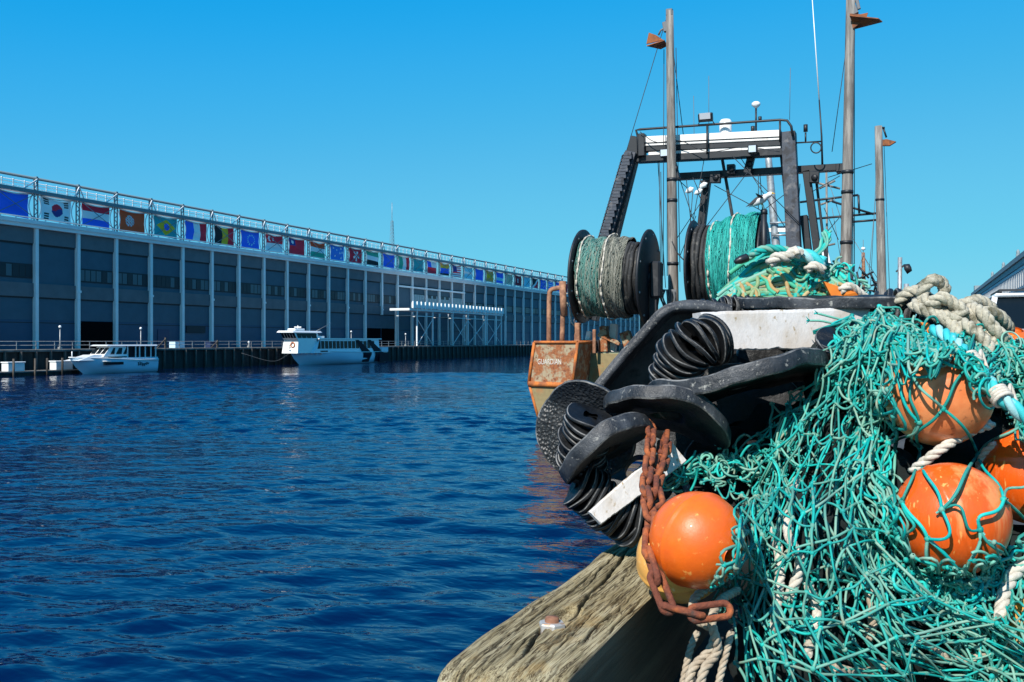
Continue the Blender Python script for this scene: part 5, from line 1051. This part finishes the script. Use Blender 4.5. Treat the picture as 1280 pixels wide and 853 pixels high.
# ---------------------------------------------------------------- heap core (lumps coloured near-black for the shade inside the pile)
LUMPS = [(1085, 478, 3.17, .21), (1030, 585, 3.14, .23), (1000, 700, 2.66, .19), (1090, 640, 2.90, .21), (1080, 785, 2.62, .20), (985, 825, 2.50, .165), (1190, 795, 2.66, .19), (1275, 735, 2.76, .19), (1205, 575, 3.02, .18),
         (1285, 500, 3.22, .21), (1180, 455, 3.36, .18), (1300, 880, 2.52, .18), (1390, 610, 3.0, .24), (1400, 790, 2.7, .24), (1350, 500, 3.25, .2), (950, 680, 2.72, .11), (1150, 880, 2.6, .16)]
SPH = []
hp = thing('net_heap', 'great heap of teal fishing net spilling over the floats', 'fishing net', W(1080, 853, 2.9)*[1, 1, 0]+[0, 0, DECK])
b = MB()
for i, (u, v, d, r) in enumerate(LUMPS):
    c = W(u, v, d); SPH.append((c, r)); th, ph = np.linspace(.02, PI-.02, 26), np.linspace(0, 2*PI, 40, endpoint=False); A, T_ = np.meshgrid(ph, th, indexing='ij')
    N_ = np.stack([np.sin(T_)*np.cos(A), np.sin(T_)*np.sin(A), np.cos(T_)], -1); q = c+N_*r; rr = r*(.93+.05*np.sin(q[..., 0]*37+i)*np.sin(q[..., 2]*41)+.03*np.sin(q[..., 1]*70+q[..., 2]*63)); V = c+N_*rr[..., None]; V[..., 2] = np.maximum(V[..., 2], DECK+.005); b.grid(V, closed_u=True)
b.build('shaded_core', M['core_shade'], hp)
def depth(u, v, sph, back=3.35):
    d = np.full(np.shape(u), back); x, y = (u-640)/FL, (426.5-v)/FL; ray = x[..., None]*RV+FV+y[..., None]*UV; a = (ray**2).sum(-1)
    for c, r in sph:
        o = c-CAM; bq = ray@o; disc_ = bq*bq-a*(o@o-r*r); t = (bq-np.sqrt(np.maximum(disc_, 0)))/a; d = np.where(disc_ > 0, np.minimum(d, t), d)
    return d
def sdepth(u, v, sph, back=3.35, w=14):
    ex = depth(u, v, sph, back); m = ex.copy()
    for du, dv in ((w, 0), (-w, 0), (0, w), (0, -w), (w*1.6, w*1.2), (-w*1.6, w*1.2), (w*1.4, -w*1.4), (-w*1.4, -w*1.4)): m = m+depth(u+du, v+dv, sph, back)
    return np.minimum(m/9, ex)
ALLS = lambda: SPH+[(c, r) for c, r in BUOYS if True]
def patch(curves, n_s, n_t):
    """bicubic guide surface in picture coordinates -> sampler(s,t)"""
    T_ = np.stack([cr(c, 60) for c in curves]); G = np.stack([cr(T_[:, j], 60) for j in range(60)], 1)
    def f(s, t):
        s = np.clip(s, 0, 1)*58.99; t = np.clip(t, 0, 1)*58.99; i, j = s.astype(int), t.astype(int); a, b_ = (s-i)[..., None], (t-j)[..., None]
        return G[i, j]*(1-a)*(1-b_)+G[i+1, j]*a*(1-b_)+G[i, j+1]*(1-a)*b_+G[i+1, j+1]*a*b_
    return f
def net(curves, N, M_, name, mt, parent, rad=.0036, jit=5, off=(.004, .05), slack=7, seed=0, sph=None, back=3.35, drop=0, knots=True, warp=10, K=7, grav=.5, sw=14, square=False):
    g = np.random.default_rng(seed); f = patch(curves, N, M_); sph = sph or ALLS()
    J, I = np.meshgrid(np.arange(M_+1), np.arange(N+1), indexing='ij'); s = I/N if square else (I+.5*(J % 2))/(N+.5); t = J/M_
    s = s+g.normal(0, .10/N, s.shape)+.015*np.sin(t*9+g.uniform(0, 6)); t = t+g.normal(0, .16/M_, t.shape); uv = f(s, t)
    w1, w2, w3 = g.uniform(0, 6, 3); uv = uv+warp*np.stack([np.sin(uv[..., 1]*.035+w1)+.6*np.sin(uv[..., 0]*.05+w2), np.sin(uv[..., 0]*.04+w3)*.6+.5*np.sin(uv[..., 1]*.06+w1)], -1)+g.normal(0, jit, uv.shape)
    o = g.uniform(*off, s.shape); E = []
    for j in range(M_):
        for i in range(N+1):
            if square and i < N: E.append((j, i, j, i+1))
            for di in ((0,) if square else (0, 1) if j % 2 else (-1, 0)):
                if 0 <= i+di <= N and g.random() > drop: E.append((j, i, j+1, i+di))
    E = np.array(E); A, B_ = uv[E[:, 0], E[:, 1]], uv[E[:, 2], E[:, 3]]; oa, ob = o[E[:, 0], E[:, 1]], o[E[:, 2], E[:, 3]]
    k = np.linspace(0, 1, K)[None, :, None]; P = A[:, None]*(1-k)+B_[:, None]*k; S = len(E); ln = np.linalg.norm(B_-A, axis=1)
    perp = np.stack([-(B_-A)[:, 1], (B_-A)[:, 0]], 1)/np.maximum(ln, 1)[:, None]; am = g.normal(0, slack, S)*np.clip(42/np.maximum(ln, 10), .3, 1.3)
    P = P+np.sin(PI*k)*(perp*am[:, None])[:, None]+np.array([0, 1.])*np.sin(PI*k)*(np.abs(am)*grav)[:, None, None]+np.sin(2*PI*k)*(perp*g.normal(0, slack*.35, S)[:, None])[:, None]
    D = sdepth(P[..., 0], P[..., 1], sph, back, sw); oo = oa[:, None]*(1-k[..., 0])+ob[:, None]*k[..., 0]; dd = D-oo-rad*1.1-np.sin(PI*k[..., 0])*np.abs(g.normal(0, .012, S))[:, None]
    PW = W(P[..., 0], P[..., 1], dd); b = MB(); r_ = rad*g.uniform(.82, 1.12, S); b.tubes(PW, r_, 6)
    if knots:
        used = np.unique(np.concatenate([E[:, :2], E[:, 2:]]), axis=0); q = uv[used[:, 0], used[:, 1]]; dq = sdepth(q[:, 0], q[:, 1], sph, back, sw)-o[used[:, 0], used[:, 1]]-rad*1.1; c = W(q[:, 0], q[:, 1], dq)
        ax = norm(g.normal(0, 1, c.shape)+np.array([0, 0, 1.2])); h = np.array([-2.1, -1.4, 0, 1.4, 2.1])*rad; b.tubes(c[:, None]+ax[:, None]*h[None, :, None], np.broadcast_to(np.array([.5, 1.7, 2.05, 1.7, .5])*rad, (len(c), 5)), 6)
        tg = norm(g.normal(0, 1, c.shape)); tl = g.uniform(2, 5, len(c))*rad
        b.tubes(c[:, None]+tg[:, None]*(np.linspace(0, 1, 3)[None, :]*tl[:, None])[..., None], rad*.8, 5)
    o_ = b.build(name, M[mt], parent)
    return o_
CAS = [[(1040, 446), (1006, 510), (962, 570), (930, 640), (918, 740), (925, 880)], [(1064, 412), (1030, 500), (998, 600), (972, 700), (975, 785), (1005, 890)], [(1088, 400), (1066, 490), (1050, 590), (1042, 680), (1070, 775), (1140, 890)], [(1120, 415), (1096, 490), (1082, 580), (1092, 660), (1165, 745), (1300, 810)]]
net(CAS, 5, 8, 'hanging_mesh', 'net_green', hp, .0028, 3, (.0, .02), 2.5, 20, warp=12)
net(CAS, 7, 10, 'hanging_mesh', 'net', hp, .0031, 3, (.02, .05), 2.2, 21, warp=14)
net(CAS, 5, 12, 'hanging_mesh', 'net_pale', hp, .0030, 3, (.04, .07), 2, 23, warp=18)
net(CAS, 6, 10, 'outer_mesh', 'net_pale', hp, .0034, 2.5, (.10, .13), 3, 31, warp=8, square=True, K=11)
net(CAS, 4, 9, 'outer_mesh', 'net', hp, .0034, 5, (.09, .12), 3, 33, warp=16, square=True, K=11)
FAN = [[(1095, 640), (1120, 705), (1190, 762), (1300, 800)], [(1050, 690), (1090, 760), (1165, 820), (1290, 850)], [(960, 745), (1020, 815), (1110, 875), (1230, 905)]]
for i in range(3): net(FAN, (5, 5, 4)[i], 7, 'gathered_mesh', ('net_green', 'net', 'net_pale')[i], hp, .0032, 4, (.02+.02*i, .05+.02*i), 3, 40+i, warp=12)
BR = [[(1100, 690), (1150, 735), (1190, 790), (1210, 880)], [(1180, 715), (1215, 750), (1245, 800), (1255, 880)], [(1300, 660), (1300, 720), (1305, 790), (1310, 880)]]
for i in range(3): net(BR, 5, 6, 'gathered_mesh', ('net_green', 'net', 'net_pale')[i], hp, .0032, 5, (.02+.01*i, .05+.01*i), 7, 50+i, warp=12)
BAG = [[(1080, 392), (1092, 480), (1100, 590), (1128, 705), (1150, 760)], [(1128, 424), (1136, 500), (1142, 600), (1160, 690), (1190, 760)], [(1196, 426), (1196, 500), (1205, 590), (1212, 680), (1230, 760)], [(1300, 440), (1300, 530), (1300, 610), (1300, 690), (1300, 770)]]
net(BAG, 3, 7, 'float_bag_mesh', 'net', hp, .0042, 4, (.004, .010), 9, 63, warp=8, K=15, sw=8)
net([[(1078, 420), (1082, 500), (1090, 600), (1108, 700)], [(1100, 420), (1104, 500), (1108, 600), (1126, 705)]], 5, 8, 'gathered_mesh', 'net', hp, .0042, 6, (.03, .08), 12, 64, warp=8)
net([[(1120, 690), (1180, 712), (1240, 700), (1300, 660)], [(1130, 730), (1185, 750), (1240, 745), (1300, 715)]], 5, 9, 'gathered_mesh', 'net', hp, .004, 6, (.02, .07), 12, 65, warp=6)
RT = [[(1180, 432), (1225, 478), (1300, 545)], [(1215, 418), (1260, 455), (1310, 500)], [(1245, 425), (1280, 440), (1320, 460)]]
for i in range(3): net(RT, 7, 6, 'gathered_mesh', ('net_green', 'net_pale', 'net')[i], hp, .0036, 5, (.01, .06), 9, 70+i, warp=8)
TOP = [[(1054, 440), (1070, 412), (1092, 398), (1122, 412), (1180, 430)], [(1046, 480), (1066, 444), (1094, 420), (1130, 426), (1186, 440)]]
for i in range(3): net(TOP, 4, 11, 'gathered_mesh', ('net', 'net', 'net_green')[i], hp, .0038, 7, (.03, .09), 12, 80+i, warp=6, back=3.25)
FAR = [[(1285, 440), (1290, 560), (1295, 680), (1290, 800), (1280, 920)], [(1400, 440), (1400, 560), (1390, 680), (1395, 800), (1390, 920)], [(1450, 540), (1470, 610), (1470, 700), (1480, 790), (1470, 920)]]
for i in range(3): net(FAR, (10, 9, 6)[i], (12, 11, 11)[i], 'draped_mesh', ('net_green', 'net', 'net_pale')[i], hp, .0034, 5, (.0+.02*i, .03+.02*i), 5, 100+i, warp=12, square=i == 2, back=3.5)
LEFT = [[(1005, 470), (960, 520), (915, 570), (872, 598)], [(1010, 520), (975, 580), (945, 612), (930, 634)]]
net(LEFT, 3, 8, 'stray_mesh', 'net_pale', hp, .0032, 6, (.02, .06), 5, 90, warp=8, back=3.15, drop=.35)
net([[(1000, 500), (950, 520), (905, 560)], [(1010, 600), (960, 590), (900, 600)]], 4, 8, 'stray_mesh', 'net_green', hp, .003, 6, (.02, .06), 5, 91, warp=8, back=3.22, drop=.4)
net([[(945, 600), (918, 645), (904, 700), (896, 770)], [(975, 610), (955, 660), (945, 710), (940, 770)]], 4, 8, 'stray_mesh', 'net_pale', hp, .0034, 4, (.0, .03), 6, 92, warp=5, back=3.1)
def curls(paths, name, mt, parent, n, rad, size, seed, sph=None, back=3.2, off=(.01, .07), spread=10, K=22):
    """loose loops of twine strung along guide paths"""
    g = np.random.default_rng(seed); L_ = []
    for i in range(n):
        p = cr(paths[g.integers(len(paths))], 50); c = p[g.integers(50)]+g.normal(0, spread, 2); a0 = g.uniform(0, 6); tl = g.uniform(1.2, 5.2); k = np.linspace(0, 1, K); rr = size*g.uniform(.5, 1.2); el = g.uniform(.45, 1); ro = g.uniform(0, PI); a = a0+tl*k
        x, y = rr*np.cos(a)+g.normal(0, 8)*k, el*rr*np.sin(a)+g.normal(0, 8)*k; L_.append(np.stack([c[0]+x*math.cos(ro)-y*math.sin(ro), c[1]+x*math.sin(ro)+y*math.cos(ro)], 1))
    P = np.array(L_); k = np.linspace(0, 1, K)[None]; D = sdepth(P[..., 0], P[..., 1], sph or ALLS(), back)-g.uniform(*off, n)[:, None]-rad-.02*np.sin(g.uniform(0, 6, n)[:, None]+4*k)*.5
    b = MB(); b.tubes(W(P[..., 0], P[..., 1], D), rad*g.uniform(.85, 1.15, n), 6); return b.build(name, M[mt], parent)
curls([[(1062, 438), (1078, 418), (1104, 414), (1140, 424), (1180, 436)]], 'loose_twine', 'net', hp, 42, .0040, 16, 1, back=3.22, off=(.02, .10))
curls([[(1084, 440), (1090, 520), (1096, 600), (1108, 690)]], 'loose_twine', 'net', hp, 26, .0040, 16, 2, off=(.02, .08), spread=7)
curls([[(1130, 715), (1200, 725), (1270, 700)]], 'loose_twine', 'net', hp, 22, .0040, 16, 8, off=(.02, .08), spread=7)
curls([[(1200, 450), (1240, 480), (1290, 520)], [(1230, 430), (1290, 470)]], 'loose_twine', 'net', hp, 60, .0036, 16, 5, off=(.03, .08))
coil = thing('net_coil', 'small coil of teal netting lying above the glossy orange float', 'fishing net', W(895, 610, 3.0))
curls([[(836, 602), (860, 592), (890, 586), (920, 582), (955, 580)]], 'coiled_twine', 'net', coil, 75, .0038, 11, 4, sph=[(W(900, 605, 3.14), .07)], back=3.10, off=(.0, .09), spread=4)
curls([[(850, 585), (890, 575), (940, 570)], [(846, 592), (900, 588)]], 'coiled_twine', 'net_pale', coil, 26, .0036, 11, 6, sph=[(W(900, 605, 3.14), .07)], back=3.10, off=(.0, .08), spread=6)
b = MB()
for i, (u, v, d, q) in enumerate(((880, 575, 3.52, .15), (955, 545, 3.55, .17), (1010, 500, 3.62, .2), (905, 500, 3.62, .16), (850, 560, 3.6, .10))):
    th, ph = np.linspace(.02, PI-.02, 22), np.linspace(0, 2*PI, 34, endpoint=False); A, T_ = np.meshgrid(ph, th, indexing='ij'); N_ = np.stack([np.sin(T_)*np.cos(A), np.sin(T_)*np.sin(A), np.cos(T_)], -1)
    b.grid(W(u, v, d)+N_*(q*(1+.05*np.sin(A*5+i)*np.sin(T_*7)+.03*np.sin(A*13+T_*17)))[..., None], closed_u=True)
tag(b.build('shade_filler', M['core_shade']), 'added black lumps standing in for the deep shade behind the rubber discs', 'fishing net')  # filler lumps added to keep the gaps between the discs dark
# loose ends lying over the white board
for pts, lab in (([(1100, 412), (1075, 405), (1045, 398), (1022, 392)], 'upper frayed teal twine end lying across the white board'), ([(1090, 420), (1062, 410), (1030, 402), (1012, 401)], 'lower frayed teal twine end lying across the white board')):
    b = MB(); b.tube(cr([W(u, v, 3.235) for u, v in pts], 20), .0042, 6)
    e = W(*pts[-1], 3.235)
    for k in range(5): b.tube([e, e+cv(-.012, random.uniform(-.01, .014), random.uniform(-.008, .002))], [.0026, .001], 5)
    tag(b.build('twine_end', M['net']), lab, 'twine')
# ---------------------------------------------------------------- ropes
def rope3(b, P, R, pitch, n=7, strands=3, res=None, seed=0):
    P = np.asarray(P); sl = np.concatenate([[0], np.cumsum(np.linalg.norm(np.diff(P, axis=0), axis=1))]); m = max(12, int(sl[-1]/(pitch/9))); s = np.linspace(0, sl[-1], m); Q = np.stack([np.interp(s, sl, P[:, i]) for i in range(3)], 1)
    T = norm(np.gradient(Q, axis=0)); a = norm(np.cross(T[0], FV+.01)); A = [a]
    for i in range(1, m): a = norm(a-T[i]*(a@T[i])); A.append(a)
    A = np.array(A); B_ = np.cross(T, A)
    for k in range(strands):
        ph = s/pitch*2*PI+k*2*PI/strands; b.tube(Q+R*.52*(A*np.cos(ph)[:, None]+B_*np.sin(ph)[:, None]), R*.56, n)
def rope(paths, R, mt, name, label, cat='rope', pitch=None, strands=3, group=None):
    b = MB()
    for p in paths: rope3(b, cr(np.array([W(*q) for q in p]), 120), R, pitch or R*5.5, 7, strands)
    return tag(b.build(name, M[mt]), label, cat, group)
rope([[(908, 721, 2.42), (884, 735, 2.36), (867, 752, 2.30), (872, 775, 2.27), (892, 788, 2.26), (888, 812, 2.25), (866, 836, 2.24), (856, 872, 2.22)]], .0105, 'rope', 'beige_rope', 'beige twisted rope looping down from behind the glossy orange float')
rope([[(922, 738, 2.40), (900, 752, 2.30), (890, 778, 2.22), (897, 812, 2.24), (880, 838, 2.22), (872, 872, 2.21)]], .0105, 'rope', 'beige_rope', 'beige twisted rope tangled right of the looping one at the bottom')
rope([[(872, 790, 2.34), (862, 815, 2.32), (850, 872, 2.30)], [(914, 790, 2.26), (904, 830, 2.24), (894, 872, 2.22)]], .0085, 'rope', 'frayed_rope', 'thin beige rope pieces hanging to the bottom edge')
rope([[(1140, 590, 2.66), (1152, 580, 2.64), (1180, 559, 2.62), (1210, 541, 2.64), (1240, 530, 2.66)]], .0135, 'rope_pale', 'pale_rope', 'pale twisted rope between the bleached and the streaked floats')
rope([[(1230, 600, 2.78), (1224, 585, 2.76), (1232, 566, 2.74), (1245, 555, 2.72)]], .012, 'rope_pale', 'pale_rope', 'short pale rope beside the red orange float')
rope([[(1168, 412, 2.86), (1189, 424, 2.76), (1210, 447, 2.64), (1235, 477, 2.54), (1252, 497, 2.50), (1292, 530, 2.48)]], .0185, 'rope_blue', 'aqua_rope', 'thick aqua rope slanting over the bleached orange float', pitch=.13)
for u, v, d, l in ((1214, 452, 2.625, 'upper'), (1250, 495, 2.505, 'lower')):
    c = W(u, v, d); dr = norm(W(u+20, v+24, d-.05)-c); b = MB(); e1 = norm(np.cross(dr, FV)); e2 = np.cross(dr, e1)
    for k in range(4):
        th = np.linspace(0, 2*PI, 20, endpoint=False); b.tube(c+dr*(k-1.5)*.009+.0225*(e1*np.cos(th)[:, None]+e2*np.sin(th)[:, None]), .0055, 6, closed=True)
    b.tube(cr([c+e1*.026, c+e1*.04-dr*.02, c+e1*.05-UV*.05], 8), .005, 6); tag(b.build('rope_whipping', M['rope_pale']), l+' pale whipping tied round the thick aqua rope', 'rope')
def on(pts, off): return [(u, v, float(sdepth(np.array([u*1.]), np.array([v*1.]), ALLS())[0])-off) for u, v in pts]
rope([on([(996, 600), (985, 660), (1000, 705), (985, 750)], .05), on([(968, 660), (975, 715), (968, 790)], .045), on([(1010, 730), (1022, 770), (1008, 820)], .045)], .013, 'rope_pale', 'pale_rope', 'pale rope buried under the hanging teal mesh')
rope([on([(1252, 775), (1256, 740), (1266, 718), (1288, 702)], .06)], .019, 'rope_pale', 'pale_rope', 'thick pale rope at the right edge below the streaked float')
rope([on([(1082, 725), (1092, 765), (1086, 800)], .05), on([(1150, 800), (1190, 825), (1240, 818)], .05), on([(1040, 835), (1080, 842), (1110, 830)], .05)], .012, 'rope', 'pale_rope', 'beige rope pieces deep in the net at the bottom')
hw = [[(1122, 380, 3.32), (1132, 368, 3.30), (1146, 364, 3.28), (1158, 372, 3.28), (1172, 380, 3.30), (1190, 386, 3.28), (1206, 380, 3.26), (1224, 376, 3.28), (1240, 386, 3.3)], [(1152, 376, 3.24), (1156, 358, 3.22), (1168, 350, 3.22), (1180, 358, 3.24), (1178, 374, 3.22), (1164, 382, 3.2), (1154, 372, 3.22)],
      [(1166, 388, 3.24), (1184, 392, 3.2), (1206, 392, 3.2), (1224, 402, 3.18), (1234, 420, 3.16), (1246, 440, 3.12), (1256, 462, 3.08)], [(1190, 400, 3.22), (1204, 394, 3.2), (1218, 398, 3.22), (1234, 390, 3.24), (1250, 396, 3.26), (1262, 412, 3.3)], [(1196, 404, 3.18), (1212, 416, 3.14), (1222, 434, 3.10), (1226, 456, 3.06)], [(1140, 380, 3.24), (1155, 388, 3.2), (1172, 396, 3.18), (1188, 404, 3.16), (1200, 420, 3.12)]]
hw += [[(1160, 384, 3.2), (1176, 372, 3.18), (1192, 380, 3.18), (1204, 390, 3.16), (1190, 398, 3.16), (1174, 394, 3.18)], [(1214, 384, 3.22), (1228, 392, 3.16), (1240, 408, 3.14), (1252, 420, 3.14), (1266, 440, 3.2)], [(1202, 404, 3.14), (1216, 412, 3.1), (1232, 428, 3.08), (1240, 448, 3.06)]]
rope(hw, .0205, 'rope_moss', 'hawser', 'thick weathered pale hawser piled in knots at the top right of the heap', pitch=.085)
# ---------------------------------------------------------------- pile of mixed green and tan rope on the top
rp = thing('rope_pile', 'pile of knotted green, tan and aqua rope on top of the flat rubber disc', 'rope pile', W(985, 388, 3.85))
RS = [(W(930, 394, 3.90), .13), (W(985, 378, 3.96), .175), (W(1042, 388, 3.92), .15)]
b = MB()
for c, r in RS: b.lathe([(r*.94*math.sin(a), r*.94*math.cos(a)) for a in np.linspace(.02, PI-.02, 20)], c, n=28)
b.build('shaded_core', M['core_shade'], rp)
def arcs(n, rad, mt, seed, lo, hi, name='rope_strand'):
    g = np.random.default_rng(seed); K = 22; k = np.linspace(0, 1, K); L_ = []
    for i in range(n):
        a, q = g.uniform(0, .55), g.uniform(.5, 1.0); x = 888+(1078-888)*np.linspace(a, max(q, a+.25), K); h = g.uniform(lo, hi); top = 390-h*np.sin(np.clip((x-884)/(1086-884), 0, 1)*PI)**.75*64
        L_.append(np.stack([x+g.normal(0, 2), top+g.normal(0, 3)+g.normal(0, 4)*np.sin(k*5+g.uniform(0, 6))], 1))
    P = np.array(L_); D = sdepth(P[..., 0], P[..., 1], RS, 3.86, 8)-g.uniform(.004, .03, n)[:, None]-rad; b = MB(); b.tubes(W(P[..., 0], P[..., 1], D), rad*g.uniform(.8, 1.2, n), 7); b.build(name, M[mt], rp)
arcs(56, .0084, 'net_mix', 1, .12, 1.12); arcs(22, .0088, 'net', 2, .4, 1.15); arcs(12, .006, 'rope_pale', 4, .3, .9); arcs(12, .0080, 'net_mix', 6, .05, .9)
g = np.random.default_rng(3); L_ = []
for i in range(34):                                          # wraps that cross the strands
    x0 = g.uniform(905, 1060); y0 = 392-60*math.sin((x0-884)/202*PI)**.8+g.uniform(-2, 10); L_.append(np.stack([x0+np.linspace(0, g.uniform(-26, 42), 16)+3*np.sin(np.linspace(0, 6, 16)), y0+np.linspace(0, g.uniform(14, 42), 16)], 1))
P = np.array(L_); b = MB(); b.tubes(W(P[..., 0], P[..., 1], sdepth(P[..., 0], P[..., 1], RS, 3.86, 8)-.042), .0082, 7); b.build('rope_wrap', M['net_mix'], rp)
curls([[(1026, 336), (1045, 340), (1062, 352), (1076, 368)], [(990, 330), (1020, 336)]], 'loose_twine', 'net', rp, 60, .0045, 10, 12, sph=RS, back=3.86, off=(.01, .06), spread=6)
curls([[(900, 378), (950, 350), (1000, 340), (1050, 356)]], 'loose_twine', 'net_mix', rp, 10, .0055, 14, 13, sph=RS, back=3.86, off=(.02, .05), spread=8)
b = MB(); rope3(b, cr([W(994, 317, 3.76), W(1006, 319, 3.74), W(1018, 325, 3.74), W(1030, 330, 3.74)], 40), .026, .16); b.build('aqua_rope', M['rope_blue'], rp)
b = MB(); rope3(b, cr([W(934, 322, 3.78), W(946, 315, 3.77), W(960, 311, 3.77), W(976, 312, 3.76), W(990, 316, 3.76), W(1000, 322, 3.76)], 40), .016, .09); b.build('faded_rope', M['net_pale'], rp)
b = MB(); rope3(b, cr([W(962, 330, 3.72), W(972, 321, 3.70), W(984, 322, 3.70), (W(992, 314, 3.72)), W(1000, 318, 3.7)], 40), .020, .1); rope3(b, cr([W(1008, 338, 3.70), W(1018, 332, 3.69), W(1030, 338, 3.70)], 20), .016, .09); rope3(b, cr([W(1050, 364, 3.70), W(1062, 358, 3.70), W(1074, 366, 3.72), W(1084, 374, 3.74)], 24), .016, .09); b.build('pale_rope', M['rope_pale'], rp)
b = MB(); b.tube(cr([W(934, 322, 3.775), W(926, 325, 3.77), W(918, 328, 3.77)], 10), [.016]*6+[.014, .012, .01, .006], 8); b.build('tarred_end', M['black_paint'], rp)
b = MB(); b.prism([W(1030, 352, 3.70), W(1070, 366, 3.69), W(1078, 376, 3.70), W(1040, 372, 3.70)], FV*.02); b.build('orange_scrap', M['orange_strip'], rp)
b = MB()
for i in range(7): b.tube(cr([W(1010+i*1.5, 322, 3.74), W(1022+i*2, 312-i, 3.74), W(1030+random.uniform(-3, 8), 300-i*1.5, 3.75), W(1036+random.uniform(-8, 6), 290+random.uniform(-4, 6), 3.76)], 16), .0052, 6)
b.build('standing_twine', M['net'], rp)
# ================================================================= LIGHT, SKY, CAMERA
sc = bpy.context.scene
wd = bpy.data.worlds.new('World'); sc.world = wd; wd.use_nodes = True; nt = wd.node_tree
bg = nt.nodes['Background']; sky = nt.nodes.new('ShaderNodeTexSky'); sky.sky_type = 'NISHITA'; sky.sun_disc = False
sdir = norm(np.array([-.13, -.99, math.tan(math.radians(42))])); el = math.asin(sdir[2]); az = math.atan2(sdir[0], sdir[1])
sky.sun_elevation = el; sky.sun_rotation = az; sky.altitude = 0; sky.air_density = 1.0; sky.dust_density = .2; sky.ozone_density = 2.0
def vmul(src, k):
    m = nt.nodes.new('ShaderNodeVectorMath'); m.operation = 'SCALE'; m.inputs['Scale'].default_value = k; nt.links.new(src, m.inputs[0]); return m.outputs[0]
crv = nt.nodes.new('ShaderNodeRGBCurve')                 # the deep, saturated blue of the photograph's sky
for ch, pts in enumerate((((0, 0), (.10, .002), (.18, .005), (.26, .032), (.42, .085), (.7, .125), (1, .17)), ((0, 0), (.14, .15), (.30, .275), (.6, .40), (.85, .47), (1, .50)), ((0, 0), (.25, .40), (.5, .63), (.8, .655), (1, .67)))):
    c = crv.mapping.curves[ch]
    while len(c.points) < len(pts): c.points.new(.5, .5)
    for q, (x, y) in zip(c.points, pts): q.location = (x, y)
crv.mapping.update()
nt.links.new(vmul(sky.outputs[0], .12), crv.inputs['Color']); nt.links.new(vmul(crv.outputs[0], 1/.12), bg.inputs['Color']); bg.inputs['Strength'].default_value = .12
sun = bpy.data.lights.new('sun', 'SUN'); sun.energy = 5.0; sun.angle = math.radians(.5); sun.color = (1, .95, .88)
so = bpy.data.objects.new('sun', sun); C.objects.link(so); so.rotation_euler = Vector(sdir).to_track_quat('Z', 'Y').to_euler(); so.location = (0, -20, 40)
cam = bpy.data.cameras.new('camera'); cam.lens = 36*FL/1280; cam.sensor_width = 36; cam.clip_start = .05; cam.clip_end = 9000
co = bpy.data.objects.new('camera', cam); C.objects.link(co); co.location = CAM; co.rotation_euler = (PI/2, 0, TH); sc.camera = co
vs = sc.view_settings; vs.view_transform = 'Standard'; vs.look = 'None'; vs.exposure = .36; vs.gamma = 1; vs.use_curve_mapping = False
sc.cycles.max_bounces = 6; sc.cycles.use_denoising = True
